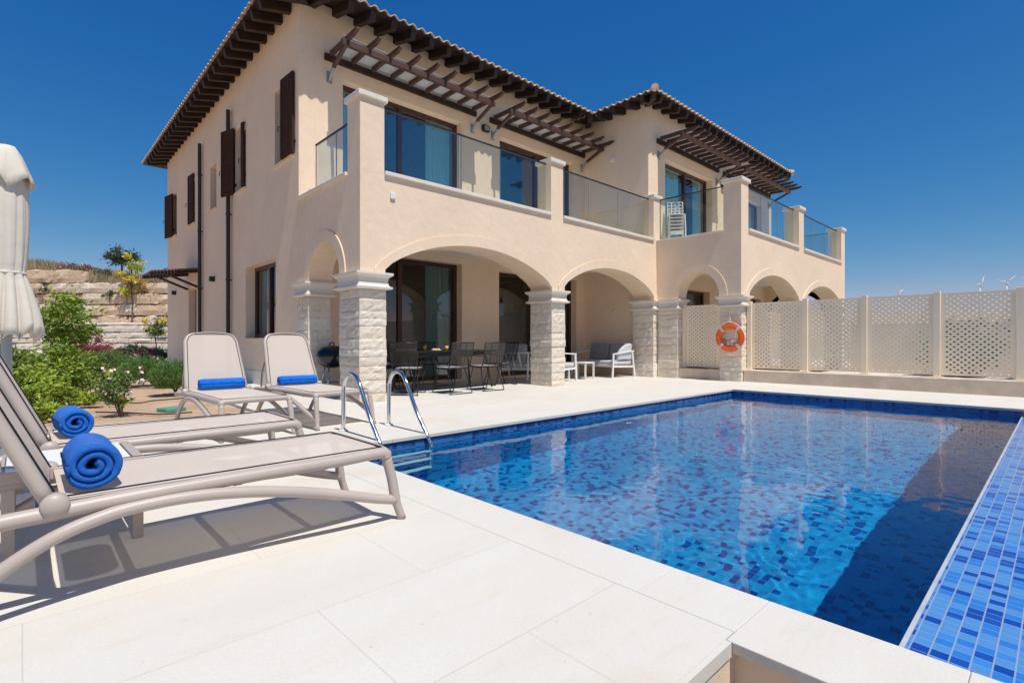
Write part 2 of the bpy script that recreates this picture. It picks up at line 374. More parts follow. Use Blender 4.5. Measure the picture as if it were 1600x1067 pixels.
def sheet(name,x0,x1,y0,y1,z,mat,nx=1,ny=1,fn=None,kind='structure',smooth=False):
    mb=MB(); vs=[]
    for j in range(ny+1):
        for i in range(nx+1):
            x=x0+(x1-x0)*i/nx; y=y0+(y1-y0)*j/ny; vs.append((x,y,z+(fn(x,y) if fn else 0)))
    mb.add(vs,[(j*(nx+1)+i,j*(nx+1)+i+1,(j+1)*(nx+1)+i+1,(j+1)*(nx+1)+i) for j in range(ny) for i in range(nx)])
    o=mb.build(name,mat,smooth=smooth); tag(o,kind=kind); return o
# ================================================================= SETTING
sheet('ground',-3000,6000,-3000,6000,-1.9,M['farground'],60,60,lambda x,y:0)
mb=MB()
mb.box(-9,1.625,.715,.735,-.045,0); mb.box(-9,1.69,.7355,7.45,-.5,0)
mb.box(1.6902,2.3,4.715,7.45,-.5,0)
mb.box(2.3,12.6,4.715,7.45,-.5,0)
mb.box(2.3,13.2,7.45,9.75,-.5,0)
mb.box(2.3,3.9,9.75,24,-.5,0)
mb.box(10.395,12.6,-6,4.715,-.5,0)
tag(mb.build('terrace_paving',M['paving']),kind='structure')
# rough concrete step side
mb=MB(); rough_box(mb,-9,1.66,.722,.735,-1.2,-.046,.006,.12,5,3,'y',0)
mb.box(-9,1.65,.74,1.2,-1.9,-.6)
tag(mb.build('terrace_edge',M['sandwall']),kind='structure')
# coping slabs round the pool (slightly proud joints, rounded nose)
mb=MB(); rnd=random.Random(3)
ys=[-2.2,-1.2,-.4,.18,.734,1.11,1.68,2.2,2.75,3.3,3.85,4.42]
for a,b in zip(ys,ys[1:]): mb.box(1.692 if a>.5 else 1.628,1.985,a+.0006,b-.0006,-.035,.001)
xs=[1.692+.9*i for i in range(10)]+[10.39]
for a,b in zip(xs,xs[1:]): mb.box(a+.0006,b-.0006,4.423,4.712,-.035,.001)
ys=[-6,-5,-4,-3,-2,-1,0,1,2,3,4.42]
for a,b in zip(ys,ys[1:]): mb.box(10.085,10.392,a+.0006,b-.0006,-.035,.001)
tag(mb.build('pool_coping',M['coping'],bevel=.003),kind='structure')
mb=MB(); mb.box(1.66,1.98,-2.2,.7345,-1.9,-.036); mb.box(1.72,1.95,.724,4.7,-1.9,-.036); 
tag(mb.build('pool_side_cladding',M['sandwall']),kind='structure')
# basin: inner faces of mosaic
zf=-1.5; WL=-.115
mb=MB()
def quad(mb,*v): mb.add(v,[(0,1,2,3)])
x0,x1,y0,y1=1.999,10.105,.38,4.442
quad(mb,(x0,y0,zf),(x1,y0,zf),(x1,y1,zf),(x0,y1,zf))
zb=-.20
quad(mb,(x0,y1,zf),(x1,y1,zf),(x1,y1,zb),(x0,y1,zb))
quad(mb,(x1,y1,zf),(x1,y0,zf),(x1,y0,zb),(x1,y1,zb))
quad(mb,(x0,y0,zf),(x0,y1,zf),(x0,y1,zb),(x0,y0,zb))
quad(mb,(x1,y0,zf),(x0,y0,zf),(x0,y0,WL+.004),(x1,y0,WL+.004))
basin=mb.build('pool_basin',M['mosaic_pool']); tag(basin,kind='structure'); basin.cycles.is_caustics_receiver=True
mb=MB()
quad(mb,(x0,y1,zb),(x1,y1,zb),(x1,y1,-.037),(x0,y1,-.037)); quad(mb,(x1,y1,zb),(x1,y0,zb),(x1,y0,-.037),(x1,y1,-.037)); quad(mb,(x0,y0,zb),(x0,y1,zb),(x0,y1,-.037),(x0,y0,-.037))
o=mb.build('waterline_tiles',M['mosaic_band']); tag(o,kind='structure'); o.cycles.is_caustics_receiver=True
mb=MB(); quad(mb,(x0,y0-.006,WL+.004),(x1,y0-.006,WL+.004),(x1,-.7,WL-.03),(x0,-.7,WL-.03))
quad(mb,(x0,-.7,-1.9),(x1,-.7,-1.9),(x1,-.7,WL-.03),(x0,-.7,WL-.03)); tag(mb.build('overflow_ledge',M['mosaic']),kind='structure')
mb=MB(); mb.box(1.99,10.1,.3745,.3895,WL-.01,WL+.0075); tag(mb.build('overflow_edge_trim',M['edgetrim']),kind='structure')
mb=MB(); mb.box(1.999,10.1,4.445,4.46,-.036,-.02); mb.box(1.999,10.1,4.43,4.4415,-.05,-.037);tag(mb.build('coping_shadow_strip',M['black']),kind='structure')  # black strips standing in for the shadow line under the coping overhang
# water surface, gently rippled
def wv(x,y):
    p=Vector((x*2.2,y*2.2,1.3)); q=Vector((x*6.5+2*noise.noise(p),y*6.5,4.1))
    far=min(1,max(0,(x-1.5)/3))
    return .0027*noise.noise(p)+.00075*noise.noise(q)*(.5+.5*far)+.00055*noise.noise(q*2.3)
NX,NY=520,270
wo=sheet('water',2.0,10.104,.391,4.441,WL,M['water'],NX,NY,wv,smooth=True)
wo.cycles.is_caustics_caster=True
# garden
def gs(x,y): return .03*noise.noise(Vector((x*.9,y*.9,0)))+.012*noise.noise(Vector((x*5,y*5,3)))+max(0,(y-16))*.012
sheet('garden_soil',-22,2.3,7.45,30,-.035,M['soil'],120,110,gs,smooth=True)
mb=MB(); 
L=[P(px,d,z) for px,d,z in ((-250,22.6,.13),(60,22.8,.13),(150,22.6,.13),(200,21.2,.12),(262,19.6,.1),(330,18.5,.1),(330,20.5,.12),(262,23,.14),(215,24.6,.16),(150,25.2,.18),(60,25.2,.18),(-250,25.2,.18))]
mb.add(L+[v-Vector((0,0,.2)) for v in L],[tuple(range(12))]+[(i,(i+1)%12,12+(i+1)%12,12+i) for i in range(12)])
tag(mb.build('garden_path',M['stonepath']),kind='structure')
# hillside: seen over the retaining walls
def hill_sheet():
    mb=MB();vs=[];nd,nw=22,60
    ds=[30.0,32,34,37,41,46,52,60]; 
    prof={30:4.25,32:4.75,34:5.3,37:6.1,41:7.0,46:7.6,52:8.0,60:7.0}
    for d in ds:
        for i in range(nw+1):
            px=-500+1150*i/nw
            k=1-.28*max(0,min(1,(px-60)/260))
            z=prof[int(d)]*k+.25*noise.noise(Vector((px*.02,d*.2,0)))+.1*noise.noise(Vector((px*.1,d*.7,0)))
            vs.append(P(px,d,z))
    mb.add(vs,[(j*(nw+1)+i,j*(nw+1)+i+1,(j+1)*(nw+1)+i+1,(j+1)*(nw+1)+i) for j in range(len(ds)-1) for i in range(nw)])
    tag(mb.build('hillside',M['dryhill'],smooth=True),kind='structure')
hill_sheet()
# distant hills under the wind turbines
mb=MB();vs=[];n=60
for d,zz in ((1500,0),(1850,112),(2600,90),(3400,0)):
    for i in range(n+1):
        px=1180+700*i/n; vs.append(P(px,d,zz*(.86+.2*noise.noise(Vector((px*.01,d*.001,0))))-1.8))
mb.add(vs,[(j*(n+1)+i,j*(n+1)+i+1,(j+1)*(n+1)+i+1,(j+1)*(n+1)+i) for j in range(3) for i in range(n)])
tag(mb.build('distant_hills',M['dryhill'],smooth=True),kind='structure')

# ================================================================= VILLA
VO=(3.72,7.3,0)
villa=thing('villa','beige two storey villa with stone arcade pillars, tiled eaves and glass railed balconies','house',VO,world=True)
def grid_wall(mb,axis,c0,c1,u0,u1,z0,z1,holes):
    us=sorted({u0,u1,*[h[0] for h in holes],*[h[1] for h in holes]}); zs=sorted({z0,z1,*[h[2] for h in holes],*[h[3] for h in holes]})
    us=[u for u in us if u0<=u<=u1]; zs=[z for z in zs if z0<=z<=z1]
    def solid(i,j):
        if i<0 or j<0 or i>=len(us)-1 or j>=len(zs)-1: return False
        a=(us[i]+us[i+1])/2;b=(zs[j]+zs[j+1])/2
        return not any(h[0]<a<h[1] and h[2]<b<h[3] for h in holes)
    mp=(lambda u,c,z:(u,c,z)) if axis=='y' else (lambda u,c,z:(c,u,z))
    for i in range(len(us)-1):
        for j in range(len(zs)-1):
            if not solid(i,j): continue
            a,b,c,d=us[i],us[i+1],zs[j],zs[j+1]
            for k in (c0,c1): mb.add([mp(a,k,c),mp(b,k,c),mp(b,k,d),mp(a,k,d)],[(0,1,2,3)])
            if not solid(i-1,j): mb.add([mp(a,c0,c),mp(a,c1,c),mp(a,c1,d),mp(a,c0,d)],[(0,1,2,3)])
            if not solid(i+1,j): mb.add([mp(b,c0,c),mp(b,c1,c),mp(b,c1,d),mp(b,c0,d)],[(0,1,2,3)])
            if not solid(i,j-1): mb.add([mp(a,c0,c),mp(b,c0,c),mp(b,c1,c),mp(a,c1,c)],[(0,1,2,3)])
            if not solid(i,j+1): mb.add([mp(a,c0,d),mp(b,c0,d),mp(b,c1,d),mp(a,c1,d)],[(0,1,2,3)])
WT=7.36
SIDEH=[(10.9,12.85,1.0,2.62),(9.98,10.95,4.46,5.96),(12.83,13.62,4.46,5.96),(15.32,15.92,4.46,5.63),(17.68,18.55,4.46,5.88),(20.15,21.0,4.46,5.88),(17.46,18.45,-.1,2.5)]
FRONTH=[(4.58,7.53,3.42,6.07),(8.72,11.62,3.42,6.07),(4.58,7.53,.04,2.74),(8.70,11.72,.04,2.69)]
WINGH=[(12.95,15.78,3.42,5.98),(17.1,19.75,3.42,5.9),(13.0,15.6,.04,2.45),(17.2,19.6,.04,2.45)]
mb=MB()
grid_wall(mb,'x',3.72,4.02,9.7,21.65,-.1,WT,SIDEH)
grid_wall(mb,'y',9.7,10.0,4.021,12.4,-.1,WT,FRONTH)
grid_wall(mb,'x',12.1,12.38,7.84,9.699,3.40,WT,[])
grid_wall(mb,'x',12.1,12.38,7.31,9.699,-.1,3.399,[])
grid_wall(mb,'y',7.55,7.84,12.1,20.6,3.401,WT,[h for h in WINGH if h[2]>1])
grid_wall(mb,'y',7.55,7.84,12.381,20.6,-.1,3.399,[h for h in WINGH if h[2]<1])
grid_wall(mb,'x',20.32,20.6,7.841,16,-.1,WT,[])
grid_wall(mb,'y',21.37,21.65,4.021,16,-.1,WT,[])
grid_wall(mb,'y',15.7,16,16.0,20.6,-.1,WT,[])
grid_wall(mb,'x',15.72,16,16.001,21.65,-.1,WT,[])
mb.build('wall',M['plaster'],villa,True)
# arcade walls with arches
def arc(u0,u1,s,c,n=28,e=0.):
    u0-=e;u1+=e;c+=e; h=(u1-u0)/2; r=c-s; mid=(u0+u1)/2; out=[]
    for i in range(n+1):
        t=i/n
        if r/h>.62:
            a=math.pi*(1-t); out.append((mid+h*math.cos(a),s+r*math.sin(a)))
        else:
            Rr=(h*h+r*r)/(2*r); am=math.asin(h/Rr); a=-am+2*am*t
            seg=(mid+Rr*math.sin(a), c-Rr+Rr*math.cos(a)); b=math.pi*(1-t)
            x=mid+h*math.sin(a)/math.sin(am); el=s+r*math.sqrt(max(0,1-((x-mid)/h)**2))
            out.append((x, .72*(c-Rr+Rr*math.cos(a))+.28*el))
    return out
def arcade(mb,band,axis,c0,c1,u0,u1,zt,arches,side,bw=.2,zb=2.0):
    poly=[(u0,zb)]
    for (a,b,s,c) in arches: poly+= [(a,zb)] + arc(a,b,s,c) + [(b,zb)]
    poly+=[(u1,zb),(u1,zt),(u0,zt)]
    mb.prism(poly,c0,c1,axis)
    for (a,b,s,c) in arches:
        inn=[(a-.004,zb+.002)]+arc(a,b,s,c,e=.004)+[(b+.004,zb+.002)]
        out=[(a-bw,zb+.002)]+arc(a,b,s,c,e=bw)+[(b+bw,zb+.002)]
        f0,f1=(c0-side,c0-.0005) 
        mp={'y':lambda a,b,c:(a,c,b),'x':lambda a,b,c:(c,a,b)}[axis]; n=len(inn)
        vs=[mp(p[0],p[1],f0) for p in inn]+[mp(p[0],p[1],f0) for p in out]+[mp(p[0],p[1],f1) for p in inn]+[mp(p[0],p[1],f1) for p in out]
        fs=[]
        for i in range(n-1):
            fs+= [(i,i+1,n+i+1,n+i),(n+i,n+i+1,3*n+i+1,3*n+i),(i,i+1,2*n+i+1,2*n+i)]
        fs+=[(0,n,3*n,2*n),(n-1,2*n-1,4*n-1,3*n-1)]
        band.add(vs,fs)
mb=MB();bd=MB()
arcade(mb,bd,'y',7.3,7.9,3.72,12.1,3.54,[(4.14,8.0,2.06,2.64),(8.41,11.93,2.10,2.64)],.022,.19)
arcade(mb,bd,'x',3.721,4.14,7.9,9.7,3.54,[(7.97,9.2,2.0,2.61)],.022,.2)
arcade(mb,bd,'x',12.1,12.5,5.101,7.299,3.54,[(5.62,6.68,2.02,2.62)],.022,.2)
arcade(mb,bd,'y',5.1,5.6,12.5,20.43,3.54,[(12.52,15.94,2.06,2.62),(16.34,20.03,2.06,2.62)],.022,.19)
arcade(mb,bd,'x',20.03,20.43,5.6,7.55,3.54,[(5.7,7.3,2.0,2.6)],.0,.15)
# stub piers upstairs
PIERS=[(3.72,4.13,7.3,7.72),(8.0,8.38,7.3,7.68),(11.95,12.28,7.3,7.6),(12.1,12.5,5.1,5.52),(15.94,16.34,5.1,5.5),(20.03,20.43,5.1,5.5)]
for a,b,c,d in PIERS: mb.box(a,b,c,d,3.541,4.66)
mb.build('arcade_wall',M['plaster'],villa,True); bd.split('arch_moulding',M['plaster'],villa,True)
mb=MB()
for a,b,c,d in PIERS:
    mb.box(a-.045,b+.045,c-.045,d+.045,4.661,4.75)
mb.split('pier_cap',M['trim'],villa,True,bevel=.014)
# slabs, ceilings, interior
mb=MB(); mb.box(4.14,12.1,7.9,9.699,2.93,3.39); mb.box(12.5,20.03,5.6,7.549,2.93,3.39)
mb.split('porch_ceiling',M['ceiling'],villa,True)
mb=MB(); mb.box(4.03,12.09,10.01,21.3,2.92,3.38); mb.box(12.39,20.3,7.85,15.6,2.92,3.38)
mb.box(4.03,12.09,10.01,21.3,-.1,.01); mb.box(12.39,20.3,7.85,15.6,-.1,.01)
mb.box(4.03,15.7,14.6,14.75,.011,2.919); mb.box(4.03,15.7,14.6,14.75,3.381,7.2); mb.box(12.39,20.3,12.6,12.7,.011,2.919); mb.box(12.39,20.3,12.6,12.7,3.381,7.2)
mb.box(8.05,8.2,10.01,14.59,3.381,7.2); mb.box(4.03,15.9,10.01,21.3,7.1,7.2); mb.box(12.39,20.3,7.85,15.6,7.1,7.2); mb.box(16.3,16.4,7.85,12.6,3.381,7.1)
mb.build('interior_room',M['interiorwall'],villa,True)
# sills (pale stone ledges)
mb=MB()
mb.box(4.132,7.998,7.255,7.62,3.541,3.605); mb.box(8.382,11.948,7.255,7.62,3.541,3.605)
mb.box(3.675,4.1,7.722,9.70,3.541,3.60)
mb.box(12.075,12.45,5.522,7.299,3.541,3.572)
mb.box(12.502,15.938,5.055,5.45,3.541,3.60); mb.box(16.342,20.028,5.055,5.45,3.541,3.60); mb.box(20.0,20.47,5.502,7.55,3.541,3.60)
mb.split('balcony_sill',M['trim'],villa,True,bevel=.008)
mb=MB()
for h in SIDEH[1:6]: mb.box(3.68,3.95,h[0]-.03,h[1]+.03,h[2]-.05,h[2]+.003)
mb.box(3.69,3.95,10.87,12.88,.955,1.003)
mb.split('window_sill',M['plaster'],villa,True)
mb=MB(); mb.box(3.695,3.719,9.75,17.4,.0,.29); mb.box(3.695,3.719,18.5,21.67,.0,.29); mb.split('plinth',M['trim'],villa,True)
# stone pillars
def pillar(a,b,c,d,seed,faces='xXyY',h=1.74):
    rn=random.Random(seed); mb=MB(); z=0
    while z<h-.01:
        hh=rn.choice((.11,.14,.17,.2,.23)); 
        if h-z-hh<.1: hh=h-z
        spl=rn.random()
        if spl<.45: rough=[(a,b,c,d)]
        elif (d-c)>(b-a)*1.1: k=c+(d-c)*rn.uniform(.35,.65); rough=[(a,b,c,k),(a,b,k,d)]
        else: k=a+(b-a)*rn.uniform(.35,.65); rough=[(a,k,c,d),(k,b,c,d)]
        for q in rough:
            mb.t=rn.random(); o=rn.uniform(-.006,.01)
            rough_box(mb,q[0]-o,q[1]+o,q[2]-o,q[3]+o,z,z+hh,.013,.04,13,rn.random()*50,'xXyYzZ',.002)
        z+=hh
    mb.t=.5
    p=mb.build('stone_pillar',M['stone'],villa,True)
    cp=MB(); steps=[(.0,1.735,1.755),(.075,1.755,1.785)]
    prof=[(.015,1.735),(.075,1.75),(.08,1.778),(.045,1.79),(.03,1.81),(.022,1.87),(.03,1.92),(.075,1.955),(.085,1.965),(.085,1.999),(.0,2.0)]
    vs=[];fs=[]
    for e,z in prof: vs+=[(a-e,c-e,z),(b+e,c-e,z),(b+e,d+e,z),(a-e,d+e,z)]
    for i in range(len(prof)-1):
        for k in range(4): fs.append((i*4+k,i*4+(k+1)%4,i*4+4+(k+1)%4,i*4+4+k))
    fs.append(tuple(len(vs)-4+k for k in range(4)))
    cp.add(vs,fs); cp.build('capital',M['trim'],p,True)
pillar(3.70,4.15,7.28,7.95,1); pillar(8.0,8.42,7.28,7.9,2); pillar(11.9,12.22,7.28,7.9,3)
pillar(3.70,4.12,9.22,9.69,4); pillar(12.09,12.5,6.70,7.255,5); pillar(12.09,12.5,5.09,5.6,6)
pillar(15.94,16.36,5.08,5.6,7); pillar(20.02,20.44,5.08,5.6,8)
# windows
def window(axis,u0,u1,z0,z1,plane,mulls=(),pm='pane',curt=(),d=1,fw=.09,bar=.1,rec=.20):
    mp=(lambda u,c,z:(u,c,z)) if axis=='y' else (lambda u,c,z:(c,u,z))
    def bx(mb,a,b,c,e,f,g):
        if axis=='y': mb.box(a,b,c,e,f,g)
        else: mb.box(c,e,a,b,f,g)
    c=plane+rec*d; mb=MB(); t=.07*d
    bx(mb,u0,u1,c,c+t,z1-fw,z1-.001); bx(mb,u0,u1,c,c+t,z0+.001,z0+fw)
    bx(mb,u0+.001,u0+fw,c,c+t,z0+fw,z1-fw); bx(mb,u1-fw,u1-.001,c,c+t,z0+fw,z1-fw)
    for m_ in mulls: bx(mb,m_-bar/2,m_+bar/2,c-.012*d,c+t,z0+fw,z1-fw)
    f=mb.build('window',M['frame'],villa,True,bevel=.005)
    g=MB(); cc=c+.035*d; g.add([mp(u0+fw*.6,cc,z0+fw*.6),mp(u1-fw*.6,cc,z0+fw*.6),mp(u1-fw*.6,cc,z1-fw*.6),mp(u0+fw*.6,cc,z1-fw*.6)],[(0,1,2,3)])
    g.build('pane',M[pm],f,True)
    for a,b in curt:
        k=MB(); n=int((b-a)*60)+8; vs=[]
        for i in range(n+1):
            u=a+(b-a)*i/n; q=c+.16*d+.035*math.sin(i*1.05+math.sin(i*.31)*1.5)
            vs+=[mp(u,q,z0+.03),mp(u+.01*math.sin(i),q+.01,z1+.1)]
        k.add(vs,[(2*i,2*i+2,2*i+3,2*i+1) for i in range(n)]); cu=k.build('curtain',M['curtain'],f,True,smooth=True)
window('y',4.58,7.53,3.43,6.07,9.7,(5.98,),'pane',((4.62,5.15),(6.75,7.45)))
window('y',8.72,11.62,3.43,6.07,9.7,(10.22,),'pane',((11.0,11.55),(8.8,9.1)))
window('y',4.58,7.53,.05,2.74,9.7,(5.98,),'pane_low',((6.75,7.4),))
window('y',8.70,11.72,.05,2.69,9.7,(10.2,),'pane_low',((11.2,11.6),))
window('y',12.95,15.78,3.43,5.98,7.55,(14.4,),'pane',((13.0,14.3),(15.2,15.7)))
window('y',17.1,19.75,3.43,5.9,7.55,(18.3,),'pane',((18.8,19.6),))
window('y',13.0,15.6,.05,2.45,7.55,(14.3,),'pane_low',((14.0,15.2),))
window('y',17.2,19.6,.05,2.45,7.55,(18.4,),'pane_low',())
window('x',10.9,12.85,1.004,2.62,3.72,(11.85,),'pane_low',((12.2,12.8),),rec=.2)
for h in SIDEH[1:6]: window('x',h[0],h[1],h[2]+.004,h[3],3.72,(),'pane_low',(),rec=.14,fw=.07)
mb=MB(); mb.box(3.9,3.96,17.462,18.448,.01,2.498); 
for k in range(4): mb.box(3.885,3.899,17.56,18.35,.2+k*.56,.62+k*.56)
dr=mb.build('side_door',M['frame'],villa,True); mb=MB(); mb.tube([(3.85,18.3,1.0),(3.85,18.3,1.15)],.012); mb.build('handle',M['steel'],dr,True)
# shutters standing open at right angles to the wall
def shutter(ya,yb,z0,z1,ang):
    mb=MB(); t=.04; L=yb-ya
    mb.box(0,t,0,.07,z0,z1); mb.box(0,t,L-.07,L,z0,z1)
    for z in (z0,(z0+z1)/2-.03,z1-.07): mb.box(.001,t-.001,.07,L-.07,z,z+.07)
    if L>.2: mb.box(.010,t-.010,.07,L-.07,z0+.07,z1-.07)
    for i in range(int((z1-z0-.2)/.045)):
        z=z0+.09+i*.045; mb.box(.004,.010,.07,L-.07,z,z+.03)
    T=Matrix.Translation((3.66,ya,0))@Matrix.Rotation(R(ang),4,'Z'); mb.xf(T)
    s=mb.build('shutter',M['shut'],villa,True)
    h=MB(); h.box(.03,.07,-.03,.06,z0+.2,z0+.25); h.xf(T); h.build('hinge',M['black'],s,True)
    h=MB(); h.tube([(-.02,L-.03,z0+.62),(-.05,L-.03,z0+.60),(-.05,L-.03,z0+.5)],.009,6); h.xf(T); h.build('catch',M['black'],s,True)
shutter(9.87,10.41,4.46,5.99,3); shutter(13.60,14.10,4.44,6.02,17); shutter(17.66,18.18,4.46,5.90,3); shutter(20.62,21.25,4.46,5.90,9)
shutter(12.84,12.98,4.5,5.95,4)
# drainpipes
for y,z1 in ((13.93,6.55),(16.72,6.5)):
    mb=MB(); mb.tube([(3.64,y,.02),(3.64,y,z1)],.048,12)
    for z in (.8,2.4,4.0,5.6): mb.tube([(3.64,y,z),(3.64,y,z+.05)],.056,12); mb.box(3.66,3.72,y-.012,y+.012,z+.01,z+.035)
    mb.build('drainpipe',M['pipe'],villa,True,smooth=False)
# wall lamps and boxes
for y,z in ((15.5,2.52),(20.28,2.47)):
    mb=MB(); mb.box(3.60,3.72,y-.06,y+.06,z,z+.13); mb.build('wall_lamp',M['black'],villa,True,bevel=.006)
for x,y,z in ((8.22,9.7,6.03),(16.46,7.55,5.88)):
    mb=MB(); mb.box(x-.1,x+.1,y-.1,y,z,z+.16); l=mb.build('wall_lamp',M['black'],villa,True,bevel=.02); mb=MB(); mb.box(x-.07,x+.07,y-.106,y-.101,z+.03,z+.13); mb.build('lamp_glass',M['greymetal'],l,True)
mb=MB(); mb.box(4.23,4.32,7.27,7.3,3.19,3.29); mb.build('socket_box',M['white'],villa,True,bevel=.008)
mb=MB(); mb.box(12.06,12.1,8.62,8.76,5.98,6.09); mb.build('socket_box',M['white'],villa,True,bevel=.008)
mb=MB(); mb.lathe([(0,.0),(.05,0),(.06,.02),(.03,.035),(0,.035)],(0,0,0),16); mb.xf(Matrix.Translation((12.095,8.6,1.75))@Matrix.Rotation(R(-90),4,'Y')); mb.build('socket_box',M['white'],villa,True)
# glass balustrades
def rail(a,b,z0=3.606,z1=4.64,splits=()):
    a=Vector(a);b=Vector(b); g=MB(); L=(b-a).length; d=(b-a)/L
    cuts=[0]+[s*L for s in splits]+[L]
    for s,e in zip(cuts,cuts[1:]): g.beam(a+d*(s+.008)+Vector((0,0,(z0+z1)/2)),a+d*(e-.008)+Vector((0,0,(z0+z1)/2)),.012,z1-z0)
    o=g.build('balustrade',M['balglass'],villa,True)
    h=MB(); h.beam(a+Vector((0,0,z1+.012)),b+Vector((0,0,z1+.012)),.03,.024); h.build('handrail',M['black'],o,True)
    j=MB()
    for s in cuts[1:-1]+[.012]: p=a+d*s; j.box(p.x-.007,p.x+.007,p.y-.007,p.y+.007,z0,z1)
    j.build('glass_joint',M['greymetal'],o,True)
rail((4.13,7.45,0),(8.0,7.45,0),splits=(.41,)); rail((8.38,7.45,0),(11.95,7.45,0),splits=(.30,.62))
rail((3.90,9.36,0),(3.90,7.72,0),z1=4.5,splits=(.52,)); rail((12.26,7.3,0),(12.26,5.52,0),z0=3.573)
rail((12.5,5.25,0),(15.94,5.25,0),splits=(.33,.66)); rail((16.34,5.25,0),(20.03,5.25,0),splits=(.33,.66)); rail((20.25,7.55,0),(20.25,5.5,0))
# pergola awnings over the upper windows
def awning(x0,x1,y,z,n,d=.72):
    mb=MB(); mb.box(x0,x1,y-.06,y-.001,z-.06,z+.06); o=mb.build('pergola_awning',M['wood'],villa,True)
    b=MB(); b.box(x0+.02,x1-.02,y-d-.04,y-d+.04,z-.055,z+.055); b.build('outer_beam',M['pwood'],o,True,bevel=.006)
    r=MB()
    for i in range(n):
        x=x0+.12+(x1-x0-.24)*i/(n-1)
        r.prism([(y-.06,z+.03),(y-.06,z+.12),(y-d-.42,z+.12),(y-d-.45,z+.085),(y-d-.30,z+.035)],x-.03,x+.03,'x')
    r.build('slat',M['pwood'],o,True)
    t=MB()
    for x in (x0+.10,x1-.10):
        t.beam((x,y-.2,z-.24),(x,y-d,z-.03),.06,.06,(1,0,0)); 
    t.split('strut',M['pwood'],o,True)
    t=MB()
    for x in (x0+.10,x1-.10):
        t.box(x-.05,x+.05,y-.02,y-.001,z-.48,z-.26); n_=len(t.v); t.beam((x,y-.015,z-.42),(x,y-.21,z-.235),.05,.05,(1,0,0)); t.f.append((n_-8,n_-7,n_)); t.m.append(0)
    t.split('bracket',M['greymetal'],o,True)
    p=MB(); p.box(x0+.05,x1-.05,y-d,y-.07,z+.122,z+.13); p.build('roof_sheet',M['cushionlight'],o,True)
awning(4.2,7.93,9.7,6.38,9); awning(8.38,12.05,9.7,6.38,9); awning(12.5,16.15,7.55,6.35,11); awning(16.5,20.4,7.55,6.35,10)
# side door canopy
mb=MB(); 
for i in range(14): x=3.66-1.05*i/13; mb.box(x-.025,x+.025,17.15,18.75,3.03-.16*(i/13)-.02,3.03-.16*(i/13)+.02)
cn=mb.build('door_canopy',M['doorslat'],villa,True)
mb=MB()
for y in (17.35,18.5):
    mb.beam((3.71,y,2.98),(2.55,y,2.80),.07,.09); mb.beam((3.71,y,2.52),(2.95,y,2.83),.06,.06)
mb.split('strut',M['wood'],cn,True)
# ---- roof
TAN=.25; ZE=7.2
def roof(x0,x1,y0,y1,tm):
    top=MB()
    def strips(s0,s1,f,lim):
        sp=.21; n=int((s1-s0)/sp)*8; th=.016
        rows=[]
        for i in range(n+1):
            s=s0+(s1-s0)*i/n; t=max(0,min(s-s0,s1-s,lim)); u=(s-s0)/sp
            w_=math.sin(2*math.pi*u); zz=.032*(abs(w_)**.75*(1 if w_>0 else -1))
            e=-.05
            a=f(s,e,ZE+.062+zz+e*TAN); b=f(s,t,ZE+.062+zz+t*TAN); c=f(s,e,ZE+.062-th+zz+e*TAN); d=f(s,t+.001,ZE+.03+t*TAN)
            rows.append((a,b,c,d))
        for i in range(n):
            r,q=rows[i],rows[i+1]
            top.add([r[0],q[0],q[1],r[1]],[(0,1,2,3)]); top.add([r[2],q[2],q[0],r[0]],[(0,1,2,3)]); top.add([r[2],q[2],q[3],r[3]],[(0,1,2,3)])
    strips(x0,x1,lambda s,t,z:(s,y0+t,z),tm); strips(x0,x1,lambda s,t,z:(s,y1-t,z),tm)
    strips(y0,y1,lambda s,t,z:(x0+t,s,z),tm); strips(y0,y1,lambda s,t,z:(x1-t,s,z),tm)
    return top
MR=(3.12,16.4,8.95,22.45,6.75); WR=(11.52,21.15,7.0,15.9,4.8)
for k,(a,b,c,d,t) in enumerate((MR,WR)):
    top=roof(a,b,c,d,t); rf=top.build('roof',M['tilecl'],villa,True)
    hp=MB()
    for (cx_,cy_,dx,dy) in ((a,c,1,1),(b,c,-1,1)):
        for i in range(9):
            s=-.02+i*.34; e=s+.40
            p0=(cx_+dx*s,cy_+dy*s,ZE+.085+s*TAN); p1=(cx_+dx*e,cy_+dy*e,ZE+.085+e*TAN-.02)
            hp.tube([p0,p1],[.095,.075],10)
    hp.build('hip_tile',M['tilecl'],rf,True)
    # boarding under the tiles
    bd_=MB(); z=ZE
    pts=[(a,c),(b,c),(b,d),(a,d)]; inn=[(a+t*.3,c+t*.3),(b-t*.3,c+t*.3),(b-t*.3,d-t*.3),(a+t*.3,d-t*.3)]
    for i in range(4):
        j=(i+1)%4; bd_.add([(*pts[i],z),(*pts[j],z),(*inn[j],z+t*.3*TAN),(*inn[i],z+t*.3*TAN),(*pts[i],z+.03),(*pts[j],z+.03)],[(0,1,2,3),(0,1,5,4)])
    bd_.build('eaves_board',M['wood'],rf,True)
def rafter(p,q,wd=.11,h=.17):
    mb=MB(); p=Vector(p);q=Vector(q); mb.beam(p,q,wd,h); mb.build('rafter',M['wood'],villa,True)
i=0
y=9.2
while y<22.2:
    rafter((3.16,y,ZE+.04*TAN-.088),(3.80,y,ZE+.68*TAN-.088)); y+=.4525
x=3.52
while x<11.4:
    rafter((x,8.99,ZE+.04*TAN-.088),(x,9.78,ZE+.83*TAN-.088)); x+=.445
for y in (7.4,7.85,8.3,8.75): rafter((11.56,y,ZE+.04*TAN-.088),(12.15,y,ZE+.63*TAN-.088))
x=11.9
while x<21.0:
    rafter((x,7.04,ZE+.04*TAN-.088),(x,7.62,ZE+.62*TAN-.088)); x+=.445
